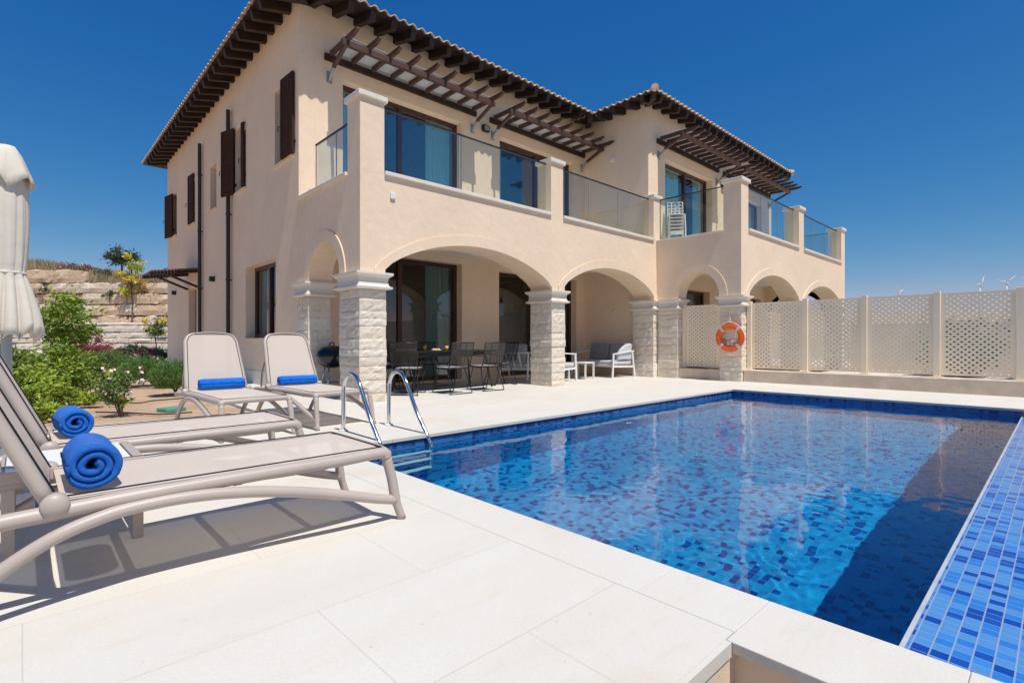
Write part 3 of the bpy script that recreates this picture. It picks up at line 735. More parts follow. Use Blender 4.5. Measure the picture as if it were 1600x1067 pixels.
rafter((3.18,9.01,ZE-.075),(3.9,9.73,ZE+.10),.12,.17); rafter((11.58,7.06,ZE-.075),(12.2,7.68,ZE+.07),.12,.17)
rafter((21.09,7.06,ZE-.075),(20.5,7.65,ZE+.07),.12,.17); rafter((11.5,9.02,ZE-.075),(12.2,9.68,ZE+.10),.14,.19)

# ================================================================= BESIDE THE POOL
def poly_smooth(pts,n=6):                    # Catmull-Rom
    pts=[Vector(p) for p in pts]; q=[pts[0]*2-pts[1]]+pts+[pts[-1]*2-pts[-2]]; out=[]
    for i in range(1,len(q)-2):
        for k in range(n):
            t=k/n; a,b,c,d=q[i-1],q[i],q[i+1],q[i+2]
            out.append(.5*((2*b)+(c-a)*t+(2*a-5*b+4*c-d)*t*t+(3*b-a-3*c+d)*t**3))
    out.append(pts[-1]); return out
# sun lounger: local x runs from the foot end (0) to the head end, y across
def make_lounger(label):
    L=thing('sun_lounger',label,'sun lounger',group='taupe sun loungers beside the pool')
    W=.315
    fr=MB()
    for s in (-1,1):
        fr.tube(poly_smooth([(.085,s*W,.335),(.11,s*W,.362),(.35,s*W,.357),(.75,s*W,.357),(1.15,s*W,.352),(1.45,s*W,.34),(1.75,s*W,.325),(1.86,s*W,.315)],5),.029,12)
    fr.tube(poly_smooth([(.11,-W,.362),(.092,-W+.03,.366),(.088,0,.368),(.092,W-.03,.366),(.11,W,.362)],5),.026,10)
    fr.tube([(1.84,-W,.315),(1.84,W,.315)],.024,10)
    for x in (.42,.80,1.16): fr.beam((x,-W,.335),(x,W,.335),.035,.02)
    fr.beam((1.42,-W-.0,.325),(1.42,W,.325),.05,.03)
    fr.build('frame',M['taupe'],L,smooth=True)
    for s in (-1,1):
        lg=MB(); lg.tube(poly_smooth([(.085,s*W,.345),(.055,s*(W+.008),.22),(.035,s*(W+.012),.105),(.0,s*(W+.02),.0)],4),[.026]*9+[.022]*4,12)
        lg.build('leg',M['taupe'],L,smooth=True)
        bw=MB(); bw.tube(poly_smooth([(.035,s*(W+.012),.105),(.16,s*(W+.022),.139),(.35,s*(W+.03),.198),(.55,s*(W+.03),.252),(.78,s*(W+.028),.298),(.98,s*(W+.022),.318),(1.16,s*(W+.02),.316),(1.28,s*(W+.03),.30),(1.40,s*(W+.035),.262),(1.53,s*(W+.035),.185),(1.64,s*(W+.035),.09),(1.72,s*(W+.035),.0)],5),.025,12)
        bw.build('bow_leg',M['taupe'],L,smooth=True)
        hb=MB(); hb.lathe([(0,-.03),(.035,-.03),(.042,-.015),(.042,.015),(.035,.03),(0,.03)],(0,0,0),16); hb.xf(Matrix.Translation((1.395,s*(W+.012),.372))@Matrix.Rotation(R(90),4,'X')); hb.build('hinge',M['taupe'],L,smooth=True)
    sl=MB(); n=20
    vs=[];
    for i in range(n+1):
        x=.10+1.28*i/n; sag=-.012*math.sin(math.pi*i/n)
        for j in range(7):
            y=-W+2*W*j/6; vs.append((x,y,.388+sag*math.sin(math.pi*j/6)*1.2+(-.008 if j in(0,6) else 0)))
    sl.add(vs,[(i*7+j,i*7+j+1,i*7+j+8,i*7+j+7) for i in range(n) for j in range(6)])
    so_=sl.build('seat_sling',M['sling'],L,smooth=True)
    pp=MB(); 
    for s in (-1,1): pp.tube([(.11,s*(W-.012),.392),(1.38,s*(W-.012),.392)],.0035,5)
    pp.tube([(.105,-W+.012,.392),(.105,W-.012,.392)],.0035,5); pp.build('piping',M['black'],so_)
    # backrest: panel leaning away from the seat, rounded shoulders
    a=R(66); bl=.70
    def B(u,v,t=0): # u along length, v across, t outwards
        return (1.40+u*math.cos(a)+t*math.sin(a)*-1, v, .385+u*math.sin(a)+t*math.cos(a))
    def wid(u): return W-.005-.045*(u/bl)
    out=[]
    for u in [i*bl*.86/10 for i in range(11)]: out.append((u,-wid(u)))
    for k in range(1,8):
        q=math.pi/2*k/8; out.append((bl*.86+bl*.14*math.sin(q),-(wid(bl)-.10+.10*math.cos(q))))
    for k in range(0,9): out.append((bl+.012*math.sin(math.pi*k/8),-(wid(bl)-.10)+2*(wid(bl)-.10)*k/8))
    sym=[(u,-v) for u,v in reversed(out[:18])]; loop=out+sym
    bf=MB(); bf.tube([B(u,v,-.012) for u,v in loop],.024,10); bf.tube([B(.03,-W+.01,-.015),B(.03,W-.01,-.015)],.02,8)
    bf.tube([B(.5,-wid(.5),-.03),B(.5,wid(.5),-.03)],.015,8)
    bb=bf.build('backrest',M['taupe'],L,smooth=True)
    bs=MB(); m_=len(loop); n2=8; vs=[]
    for k,(u,v) in enumerate(out[:18]+[out[22]]): 
        for j in range(n2+1):
            vv=v*(1-2*j/n2) if abs(v)>1e-6 else 0
            if k==18: vv=(-(wid(bl)-.10))*(1-2*j/n2)
            vs.append(B(u,vv*.99,.012-.012*math.sin(math.pi*j/n2)))
    bs.add(vs,[(i*(n2+1)+j,i*(n2+1)+j+1,(i+1)*(n2+1)+j+1,(i+1)*(n2+1)+j) for i in range(18) for j in range(n2)])
    bo=bs.build('back_sling',M['sling'],bb,smooth=True)
    pi_=MB(); pi_.tube([B(u,v*.955,.014) for u,v in loop],.0035,5); pi_.build('piping',M['black'],bb)
    st=MB()
    for s in (-1,1): st.tube(poly_smooth([B(.42,s*(W-.05),-.03),(1.76,s*(W-.05),.55),(1.80,s*(W-.05),.33)],4),.012,8)
    st.split('back_support',M['taupe'],L,smooth=True)
    return L
lA=make_lounger('nearest taupe sun lounger, its legs on the bare paving by the pool edge')
lA.location=(1.478,2.76,0); lA.rotation_euler=(0,0,R(180))
copy_tree(lA,None,(1.50,4.02,0),R(180),'taupe sun lounger between the side table and the planted bed')
copy_tree(lA,None,(1.68,5.36,0),R(91),'taupe sun lounger with raised back next to the rosemary bushes')
copy_tree(lA,None,(2.60,5.40,0),R(92),'taupe sun lounger with raised back beside the pool ladder')
# rolled towels: axis along local y
def make_towel(name,label,r,ln,loc,rz,turns=2.7,squash=.9):
    T=MB(); th=(r-.004)/turns*.86; N_=int(turns*30); nl=14; vs=[]; rn=random.Random(int(r*1000)+int(loc[0]*100))
    def ring(k,j,inner):
        f=k/N_; an=-f*turns*2*math.pi+1.1; th_=th*(1 if f<.93 else max(.15,(1-f)/.07)); rr=.001+(r-.001-th)*f+(th_ if not inner else 0)
        rr+= .0022*noise.noise(Vector((math.cos(an)*3,math.sin(an)*3,f*9+j*.25)))
        yy=-ln/2+ln*j/nl; e=min(j,nl-j)
        yy+=.004*noise.noise(Vector((f*14,j*.6,2.2)))*(1 if e<2 else 0)
        if e==0: rr=rr-(.30*th if not inner else -.30*th)
        x=rr*math.cos(an); z=rr*math.sin(an)
        if z<0: z*=squash
        return (x,yy,z+r*squash)
    C=0
    base=[]
    for k in range(N_+1):
        row=[ring(k,j,False) for j in range(nl+1)]+[ring(k,j,True) for j in range(nl,-1,-1)]
        base.append(len(T.v)+0); vs+=row
    w_=2*(nl+1); fs=[(k*w_+i,k*w_+(i+1)%w_,(k+1)*w_+(i+1)%w_,(k+1)*w_+i) for k in range(N_) for i in range(w_)]
    fs+=[tuple(range(w_)),tuple(N_*w_+i for i in range(w_-1,-1,-1))]
    T.add(vs,fs); o=T.build(name,M['towel'],smooth=True)
    o.location=loc; o.rotation_euler=(0,0,rz); tag(o,label,'towel','rolled blue towels on the loungers'); return o
make_towel('rolled_towel','large rolled blue towel with its spiral end towards the viewer, on the nearest lounger',.105,.34,(.195,2.665,.383),R(0))
make_towel('rolled_towel','rolled blue towel with spiral end lying behind the white side table',.098,.32,(.215,4.06,.383),R(4))
make_towel('rolled_towel','rolled blue towel lying across the lounger beside the rosemary',.075,.47,(1.68,6.67,.386),R(90))
make_towel('rolled_towel','rolled blue towel lying across the lounger in front of the barbecue',.070,.47,(2.56,6.71,.386),R(90))
# side table between the two near loungers
tb=thing('side_table','low square side table with white top between two loungers','table',(.18,3.30,0))
mb=MB(); mb.box(-.235,.20,-.235,.235,.375,.395); mb.build('table_top',M['white'],tb,bevel=.005)
mb=MB()
for s in (-1,1): mb.box(-.25,.25,s*.245-.012,s*.245+.012,.34,.392)
mb.box(.205,.245,-.232,.232,.35,.398); mb.box(-.25,-.238,-.232,.232,.34,.392)
mb.build('table_frame',M['taupe'],tb,bevel=.004)
for sx_ in (-1,1):
    for sy in (-1,1):
        mb=MB(); mb.box(sx_*.225-.022,sx_*.225+.022,sy*.225-.022,sy*.225+.022,0,.34); mb.build('leg',M['taupe'],tb,bevel=.004)
# pool ladder
ld=thing('pool_ladder','polished steel pool ladder with two arched handrails and white treads','ladder',(2.72,5.19,0))
for x in (2.457,2.994):
    mb=MB(); pth=[(x,5.19,0),(x,5.19,.25),(x,5.185,.44),(x,5.155,.535),(x,5.09,.595),(x,5.0,.612),(x,4.92,.59),(x,4.85,.53),(x,4.79,.44),(x,4.66,.22),(x,4.55,.06),(x,4.50,-.03),(x,4.375,-.12),(x,4.36,-.22),(x,4.36,-.75)]
    pth=[(x,5.19,0),(x,5.19,.25),(x,5.185,.44),(x,5.155,.53),(x,5.09,.59),(x,5.0,.61),(x,4.91,.585),(x,4.84,.52),(x,4.77,.42),(x,4.62,.20),(x,4.49,.05),(x,4.40,-.06),(x,4.36,-.18),(x,4.36,-1.05)]
    pth=poly_smooth(pth,5); mb.tube([(p[0]-2.72,p[1]-5.19,p[2]) for p in pth],.0215,14); r_=mb.build('handrail',M['steel'],ld,smooth=True); r_.cycles.is_caustics_receiver=True
    mb=MB(); mb.lathe([(0.02,.012),(.045,.012),(.05,.0),(.05,-.0)],(x-2.72,0,.004),20); mb.build('flange',M['white'],r_)
for z in (-.30,-.60,-.90):
    mb=MB(); mb.box(-.25,.26,-.87,-.79,z-.012,z+.012); tr_=mb.build('tread',M['white'],ld,bevel=.006); tr_.cycles.is_caustics_receiver=True
# closed parasol
U=Vector((-.09,5.58,0))
um=thing('parasol','closed cream parasol tied round its pale pole at the left edge','parasol',tuple(U))
mb=MB(); mb.tube([(0,0,0),(0,0,2.42)],.033,14); mb.build('pole',M['greymetal'],um,smooth=True)
mb=MB(); mb.lathe([(0,0),(.26,0),(.26,.03),(.24,.05),(.05,.06),(.045,.3),(0,.3)],(0,0,0),28); mb.build('base',M['greymetal'],um)
def canopy(prof,nf,ph,hem=0.):
    mb=MB(); n=180; vs=[]
    for i,(r,z,k) in enumerate(prof):
        for j in range(n):
            a=2*math.pi*j/n; cd=Vector((math.cos(a)*1.6,math.sin(a)*1.6,z*.9))
            fold=abs(math.sin(nf*.5*a+ph+.35*math.sin(z*2.2)))**.7*2-1.2+.9*noise.noise(cd)
            rr=r*(1+k*fold*.5)+.004*noise.noise(cd*4)
            zz=z+hem*max(0,1-i/3)*(noise.noise(Vector((math.cos(a)*1.3+3,math.sin(a)*1.3,.5)))*1.2+.25*fold)
            vs.append((rr*math.cos(a),rr*math.sin(a),zz))
    fs=[(i*n+j,i*n+(j+1)%n,(i+1)*n+(j+1)%n,(i+1)*n+j) for i in range(len(prof)-1) for j in range(n)]
    mb.add(vs,fs); return mb
def thick(o,t=.004):
    so_=o.modifiers.new('cloth','SOLIDIFY'); so_.thickness=t; return o
cp=canopy([(.205,1.03,.30),(.20,1.08,.30),(.187,1.16,.29),(.165,1.25,.28),(.143,1.34,.26),(.122,1.42,.20),(.108,1.47,.10),(.112,1.51,.12),(.119,1.58,.10),(.125,1.70,.08),(.130,1.85,.07),(.130,2.0,.06),(.124,2.12,.06),(.105,2.26,.05),(.05,2.36,.03)],12,.4,.15)
thick(cp.build('canopy',M['canopy'],um,smooth=True))
cp=canopy([(.160,2.18,.2),(.142,2.24,.12),(.118,2.31,.07),(.088,2.38,.05),(.05,2.445,.03),(.0,2.46,0)],5,.9,.12); thick(cp.build('vent_flap',M['canopy'],um,smooth=True))
mb=MB(); mb.tube([(.107*math.cos(a),.107*math.sin(a),1.47) for a in [2*math.pi*i/40 for i in range(41)]],.012,8); mb.build('tie_strap',M['canopy'],um,smooth=True)
# barbecue
bq=thing('kettle_barbecue','black kettle barbecue on a wheeled tripod between two stone pillars','barbecue',(4.02,8.95,0),R(20))
mb=MB(); mb.lathe([(0,.46),(.08,.465),(.17,.50),(.235,.57),(.262,.66),(.265,.675)],n=36); mb.build('bowl',M['enamel'],bq,smooth=True)
mb=MB(); mb.lathe([(.27,.678),(.268,.69),(.25,.76),(.19,.825),(.1,.855),(0,.862)],n=36); ldm=mb.build('lid',M['enamel'],bq,smooth=True)
mb=MB(); mb.tube(poly_smooth([(-.05,0,.85),(-.045,0,.90),(0,0,.915),(.045,0,.90),(.05,0,.85)],4),.011,8); mb.build('handle',M['black'],ldm,smooth=True)
for k in range(3):
    a=R(90+120*k); mb=MB(); mb.tube([(.16*math.cos(a),.16*math.sin(a),.52),(.29*math.cos(a),.29*math.sin(a),.03)],.012,8); mb.build('leg',M['steel'],bq,smooth=True)
mb=MB(); mb.lathe([(0,.20),(.2,.20),(.2,.21),(0,.21)],n=24); mb.build('ash_tray',M['greymetal'],bq)
for s in (0,1):
    a=R(90+120*s); mb=MB(); mb.lathe([(0,-.012),(.06,-.012),(.065,0),(.06,.012),(0,.012)],n=20); mb.xf(Matrix.Translation((.30*math.cos(a),.30*math.sin(a),.066))@Matrix.Rotation(R(90),4,'Y')); mb.build('wheel',M['black'],bq)
mb=MB(); mb.tube(poly_smooth([(.26,-.08,.66),(.33,-.06,.67),(.33,.06,.67),(.26,.08,.66)],4),.01,8); mb.build('side_handle',M['black'],bq,smooth=True)
# ---------------- dining set under the arcade
dt=thing('dining_table','long dark oval dining table laid with two glasses of juice','table',(6.08,8.42,0))
mb=MB(); pl=[]
for i in range(48):
    a=2*math.pi*i/48; c_,s_=math.cos(a),math.sin(a); pl.append((1.2*abs(c_)**.55*(1 if c_>0 else -1),.5*abs(s_)**.55*(1 if s_>0 else -1)))
mb.prism(pl,.73,.755); mb.build('table_top',M['black'],dt,bevel=.004)
mb=MB(); mb.box(-.95,.95,-.33,-.30,.66,.729); mb.box(-.95,.95,.30,.33,.66,.729); mb.box(-.96,-.93,-.33,.33,.66,.728); mb.box(.93,.96,-.33,.33,.66,.728); mb.build('apron',M['black'],dt)
for sx_ in (-1,1):
    for sy in (-1,1): mb=MB(); mb.tube([(sx_*.82,sy*.28,.7),(sx_*.95,sy*.36,0)],.018,8); mb.build('leg',M['black'],dt,smooth=True)
def wire_chair(label,loc,rz):
    c=thing('cord_chair',label,'chair',loc,rz,'black cord dining chairs round the table')
    # faces +y ; seat at .45, back at -y
    f=MB()
    for s in (-1,1):
        f.tube(poly_smooth([(s*.21,.24,.455),(s*.22,.1,.45),(s*.22,-.16,.445),(s*.225,-.25,.52),(s*.235,-.31,.72),(s*.24,-.345,.91)],5),.010,8)
        f.tube(poly_smooth([(s*.235,-.30,.66),(s*.285,-.2,.665),(s*.29,.1,.665),(s*.275,.17,.63),(s*.22,.14,.455)],5),.009,8)
    for y_,z_ in ((.24,.455),): f.tube([(-.21,y_,z_),(.21,y_,z_)],.010,8)
    f.tube([(-.24,-.345,.91),(.24,-.345,.91)],.011,8)
    for s in (-.075,.075): f.tube(poly_smooth([(s,.24,.45),(s,-.16,.44),(s*1.02,-.25,.515),(s*1.05,-.31,.72),(s*1.1,-.345,.91)],4),.006,6)
    f.build('frame',M['black'],c,smooth=True)
    for s in (-1,1):
        g=MB(); g.tube(poly_smooth([(s*.19,-.14,.44),(s*.225,-.24,.16),(s*.235,-.30,.02),(s*.232,-.24,.011)],4),.009,8); g.build('leg',M['black'],c,smooth=True)
        g=MB(); g.tube(poly_smooth([(s*.19,.12,.44),(s*.225,.2,.16),(s*.235,.26,.011)],4),.009,8); g.build('leg',M['black'],c,smooth=True)
    for y_ in (-.285,.26): g=MB(); g.tube([(-.235,y_,.011),(.235,y_,.011)],.0085,8); g.build('floor_bar',M['black'],c,smooth=True)
    b=MB()
    for i in range(26):
        t=i/25; z=.52+.38*t; y_=-.25-.097*t**.8; b.tube([(-.232-.005*t,y_-.008,z),(0,y_-.022,z-.004),(.232+.005*t,y_-.008,z)],.0048,5)
    b.build('backrest_cords',M['cord'],c)
    q=MB(); q.box(-.19,.19,-.17,.21,.457,.474); q.build('seat_pad',M['cushion'],c,bevel=.007)
    b=MB()
    for i in range(18): b.tube([(-.218,-.16+.385*i/17,.448),(.218,-.16+.385*i/17,.448)],.005,5)
    b.build('seat_cords',M['cord'],c)
    return c
wc=wire_chair('black cord chair at near side of the table, nearest the ladder',(5.66,7.60,0),0)
copy_tree(wc,None,(6.50,7.66,0),R(-4),'black cord chair at near side of the table, second from the left pillar')
copy_tree(wc,None,(7.50,8.35,0),R(82),'black cord chair at the right end of the table')
copy_tree(wc,None,(4.98,7.95,0),R(-48),'black cord chair at the left end of the table just right of the corner pillar')
copy_tree(wc,None,(5.55,9.2,0),R(178),'black cord chair on the wall side of the table, behind the left juice glass')
copy_tree(wc,None,(6.45,9.2,0),R(184),'black cord chair on the wall side of the table, right of the juice glasses')
def juice(label,loc):
    g=thing('juice_glass',label,'glass',loc,0,'glasses of orange juice')
    m_=MB(); m_.lathe([(0,0),(.03,0),(.038,.13),(.036,.13),(.029,.005),(0,.005)],n=20); m_.build('glass',M['cup'],g,smooth=True)
    m_=MB(); m_.lathe([(0,.006),(.029,.006),(.0345,.09),(0,.09)],n=20); m_.build('juice',M['juice'],g,smooth=True)
juice('glass of orange juice left of the plate on the dark table',(5.50,8.22,.756)); juice('glass of orange juice right of the plate on the dark table',(5.86,8.02,.756))
pt=thing('plate','small white plate of pastries between two juice glasses','plate',(5.66,8.08,.756))
mb=MB(); mb.lathe([(0,0),(.06,0),(.11,.012),(.11,.016),(.06,.006),(0,.006)],n=28); mb.build('dish',M['white'],pt,smooth=True)
for i in range(3): mb=MB(); mb.lathe([(0,0),(.03,.005),(.035,.02),(.02,.035),(0,.037)],n=12); q=mb.build('pastry',M['food'],pt,smooth=True); q.location=((i-1)*.055,.02*(i%2),.008)
mb=MB(); mb.box(-.16,.16,-.11,.11,0,.035); o=mb.build('wooden_tray',M['food'],None,bevel=.006); o.location=(5.25,8.45,.756); o.rotation_euler=(0,0,R(20)); tag(o,'flat brown wooden tray on the dark table behind the juice','tray')
# ---------------- lounge set
def armframe(F,w_,d_,name='frame'):
    pass
def armchair(label,loc,rz):
    c=thing('garden_armchair',label,'armchair',loc,rz,'white framed garden armchairs')
    # faces +x ; width along y
    w_=.34
    f=MB()
    for s in (-1,1):
        y_=s*w_
        f.beam((.30,y_,0),(.26,y_,.63),.035,.05,(1,0,0)); f.beam((-.38,y_*1.0,0),(-.30,y_,.66),.035,.05,(1,0,0))
        f.beam((.29,y_,.63),(-.36,y_,.67),.05,.028); f.beam((.28,y_,.30),(-.33,y_,.27),.03,.05)
    f.beam((.28,-w_,.30),(.28,w_,.30),.03,.05); f.beam((-.33,-w_,.28),(-.33,w_,.28),.03,.05); f.beam((-.34,-w_,.665),(-.34,w_,.665),.05,.028)
    for k in (-.16,.0,.16): f.beam((-.33,k*1.0-.03,.28),(-.345,k+.05,.66),.03,.03,(1,0,0))
    f.build('frame',M['white'],c,bevel=.004)
    q=MB(); q.box(-.29,.29,-.31,.31,.32,.43); q.build('seat_cushion',M['cushionlight'],c,bevel=.035)
    q=MB(); q.box(-.07,.07,-.31,.31,.0,.46); q.xf(Matrix.Translation((-.24,0,.42))@Matrix.Rotation(R(-12),4,'Y')); q.build('back_cushion',M['cushion'],c,bevel=.04)
    return c
ac=armchair('white framed armchair with grey cushion, its slatted back to the dining table',(8.68,8.98,0),R(28))
copy_tree(ac,None,(9.22,8.22,0),R(-3),'white framed armchair half hidden behind the middle stone pillar')
sf=thing('garden_sofa','white framed two seat garden sofa with grey cushions against the end wall','sofa',(11.35,8.50,0),R(174))
mb=MB()
for s in (-1,1):
    y_=s*.74; mb.beam((.42,y_,0),(.38,y_,.60),.035,.05,(1,0,0)); mb.beam((-.44,y_,0),(-.34,y_,.66),.035,.05,(1,0,0)); mb.beam((.41,y_,.60),(-.40,y_,.68),.05,.028); mb.beam((.40,y_,.29),(-.38,y_,.27),.03,.05)
mb.beam((.40,-.74,.30),(.40,.74,.30),.03,.05); mb.beam((-.38,-.74,.28),(-.38,.74,.28),.03,.05); mb.beam((-.40,-.74,.66),(-.40,.74,.66),.05,.028); mb.build('frame',M['white'],sf,bevel=.004)
for s in (-1,1):
    q=MB(); q.box(-.36,.38,s*.36-.345,s*.36+.345,.32,.43); q.build('seat_cushion',M['cushionlight'],sf,bevel=.035)
    q=MB(); q.box(-.07,.07,s*.36-.34,s*.36+.34,.0,.46); q.xf(Matrix.Translation((-.27,0,.42))@Matrix.Rotation(R(-12),4,'Y')); q.build('back_cushion',M['cushion'],sf,bevel=.04)
o=MB()
vs=[(0,.30*math.sin(math.pi*i/12)) for i in range(13)]
pl=[(-.34,.45),(.20,.45)]+[(-.34+.54*math.cos(math.pi/2*i/10),.45+.42*math.sin(math.pi/2*i/10)) for i in range(1,11)]
o.prism([(a,b) for a,b in pl],0,.09); o.xf(Matrix.Translation((0,.73,0))@Matrix.Rotation(R(90),4,'X')); cu=o.build('scatter_cushion',M['cushionlight'],None,bevel=.03)
cu.location=(11.35,8.50,0); cu.rotation_euler=(0,0,R(174)); tag(cu,'pale rounded cushion leaning on the near arm of the garden sofa','cushion')
ct=thing('coffee_table','small square white coffee table in front of the garden sofa','table',(10.12,8.22,0),R(12))
mb=MB(); mb.box(-.25,.25,-.25,.25,.385,.415); mb.build('table_top',M['white'],ct,bevel=.004)
for sx_ in (-1,1):
    for sy in (-1,1): mb=MB(); mb.box(sx_*.225-.02,sx_*.225+.02,sy*.225-.02,sy*.225+.02,0,.384); mb.build('leg',M['white'],ct,bevel=.003)
# ---------------- perforated screen fence and its low wall
lw=MB(); lw.box(12.18,12.62,-6,5.08,0,.262); o=lw.build('low_wall',M['sandwall'],bevel=.006); tag(o,'low sandstone clad wall under the beige perforated fence','wall')
lw=MB(); lw.box(12.14,12.48,5.63,6.69,0,.25); o=lw.build('low_wall',M['sandwall'],bevel=.006); tag(o,'short low wall between the stone pillars under the narrow screen','wall')
def panel(y0,y1,z0,z1,x,parent):
    mb=MB(); t=.012; cw=.102; ch=.0455; bw=.035
    ya,yb,za,zb=y0+bw,y1-bw,z0+bw,z1-bw; nr=int((zb-za)/ch); ch=(zb-za)/nr; nc=int((yb-ya)/cw); cw=(yb-ya)/nc
    mb.box(x,x+t,y0,ya,z0,z1); mb.box(x,x+t,yb,y1,z0,z1); mb.box(x,x+t,ya,yb,z0,za); mb.box(x,x+t,ya,yb,zb,z1)
    hy,hz=.0225,.0172
    hole=[(hy,0),(hy*.55,hz*.55),(0,hz),(-hy*.55,hz*.55),(-hy,0),(-hy*.55,-hz*.55),(0,-hz),(hy*.55,-hz*.55)]
    for r_ in range(nr):
        zc=za+ch*(r_+.5); off=(r_%2)*.5
        n=nc if not off else nc-1
        if off:
            for a,b in ((ya,ya+cw/2),(yb-cw/2,yb)):
                for xx in (x,x+t): mb.add([(xx,a,zc-ch/2),(xx,b,zc-ch/2),(xx,b,zc+ch/2),(xx,a,zc+ch/2)],[(0,1,2,3)])
        for k in range(n):
            yc=ya+cw*(k+.5+off)
            rect=[(cw/2,0),(cw/2,ch/2),(0,ch/2),(-cw/2,ch/2),(-cw/2,0),(-cw/2,-ch/2),(0,-ch/2),(cw/2,-ch/2)]
            vs=[]
            for xx in (x,x+t): vs+=[(xx,yc+a,zc+b) for a,b in rect]+[(xx,yc+a,zc+b) for a,b in hole]
            fs=[]
            for i in range(8):
                j=(i+1)%8; fs+= [(i,j,8+j,8+i),(16+i,24+i,24+j,16+j),(8+i,8+j,24+j,24+i)]
            mb.add(vs,fs)
    return mb.build('panel',M['fence'],parent)
fe=thing('screen_fence','beige perforated metal screen fence of wide panels along the far pool edge','fence',(0,0,0))
PY=[5.02,3.83,2.745,1.60,.49,-.65,-1.8,-2.95,-4.1]
for y_ in PY:
    mb=MB(); mb.box(12.33,12.43,y_-.05,y_+.05,.263,1.86); mb.box(12.30,12.46,y_-.085,y_+.085,.263,.285); mb.build('post',M['fence'],fe,bevel=.004)
for a,b in zip(PY[1:],PY): panel(a+.055,b-.055,.31,1.82,12.37,fe)
f2=thing('screen_fence','narrow beige perforated screen between the stone pillar and the lifebuoy pillar','fence',(0,0,0))
for y_ in (6.64,5.69):
    mb=MB(); mb.box(12.30,12.38,y_-.045,y_+.045,.252,1.86); mb.build('post',M['fence'],f2,bevel=.004)
panel(5.74,6.59,.29,1.83,12.33,f2)
# lifebuoy hung on the pillar
lb=thing('lifebuoy','orange lifebuoy with silver bands hanging on a stone pillar','lifebuoy',(11.98,5.31,1.02))
def torus(Rm,r,arc0=0,arc1=360,n=72,nn=18,flat=.7):
    mb=MB(); pts=[(0,Rm*math.cos(R(arc0+(arc1-arc0)*i/n)),Rm*math.sin(R(arc0+(arc1-arc0)*i/n))) for i in range(n+1)]
    mb.tube(pts,r,nn,flat=1); 
    for i,v in enumerate(mb.v): mb.v[i]=(v[0]*flat,v[1],v[2])
    return mb
torus(.265,.072).build('ring',M['orange'],lb,smooth=True)
for k in range(4): torus(.265,.0745,45+90*k-6,45+90*k+6,6).build('band',M['silver'],lb,smooth=True)
rp=MB(); pts=[]
for i in range(97):
    a=2*math.pi*i/96; k=abs(math.sin(2*a)); pts.append((-.03,(.345+.02*(1-k))*math.cos(a),(.345+.02*(1-k))*math.sin(a)))
rp.tube(pts,.008,6); rp.build('grab_rope',M['rope'],lb,smooth=True)
rp=MB(); rp.tube([(-.03,-.03,.345),(.0,0,.50),(-.02,.03,.345)],.007,6); rp.build('hanging_rope',M['rope'],lb)
mb=MB(); mb.tube([(.10,0,.49),(-.01,0,.49),(-.02,0,.51)],.009,6); mb.build('hook',M['steel'],lb)
# ---------------- on the balconies
for i in range(6):
    c=thing('stacking_chair','white perforated chair in the stack on the far balcony, '+('lowest','second from the bottom','third from the bottom','third from the top','second from the top','topmost')[i]+' of six','chair',(12.74,7.1,3.42+.09*i),R(215),'stacked white balcony chairs')
    s_=MB(); 
    for r_ in range(8):
        for q in range(6):
            if (r_+q)%2==0: 
                y_=-.18+.072*q; z=.42+.055*r_; s_.box(-.22-.012*r_,-.205-.012*r_,y_,y_+.036,z,z+.03)
    for y_ in (-.2,-.1,.0,.1,.2): s_.beam((-.20,y_,.42),(-.30,y_,.86),.022,.015,(0,1,0))
    for z in (.44,.52,.60,.68,.76,.85): s_.beam((-.205-.1*(z-.42)/.44,-.2,z),(-.205-.1*(z-.42)/.44,.2,z),.015,.02)
    s_.build('backrest',M['white'],c)
    s_=MB(); s_.box(-.2,.22,-.21,.21,.40,.42); s_.build('seat',M['white'],c,bevel=.006)
    for a,b in ((-.19,-.19),(-.19,.19),(.2,-.19),(.2,.19)):
        s_=MB(); s_.beam((a,b,.4),(a*1.15,b*1.1,0),.035,.035); s_.build('leg',M['white'],c)
bt=thing('balcony_table','round table with a pale rim standing on the wing balcony','table',(17.3,6.5,3.40))
mb=MB(); mb.lathe([(0,.70),(.42,.70),(.44,.72),(.44,.74),(0,.745)],n=32); mb.build('table_top',M['white'],bt)
mb=MB(); mb.lathe([(.25,.69),(.38,.698),(.2,.45),(.04,.3),(.04,.02),(.25,.0)],n=28); mb.build('pedestal',M['black'],bt)
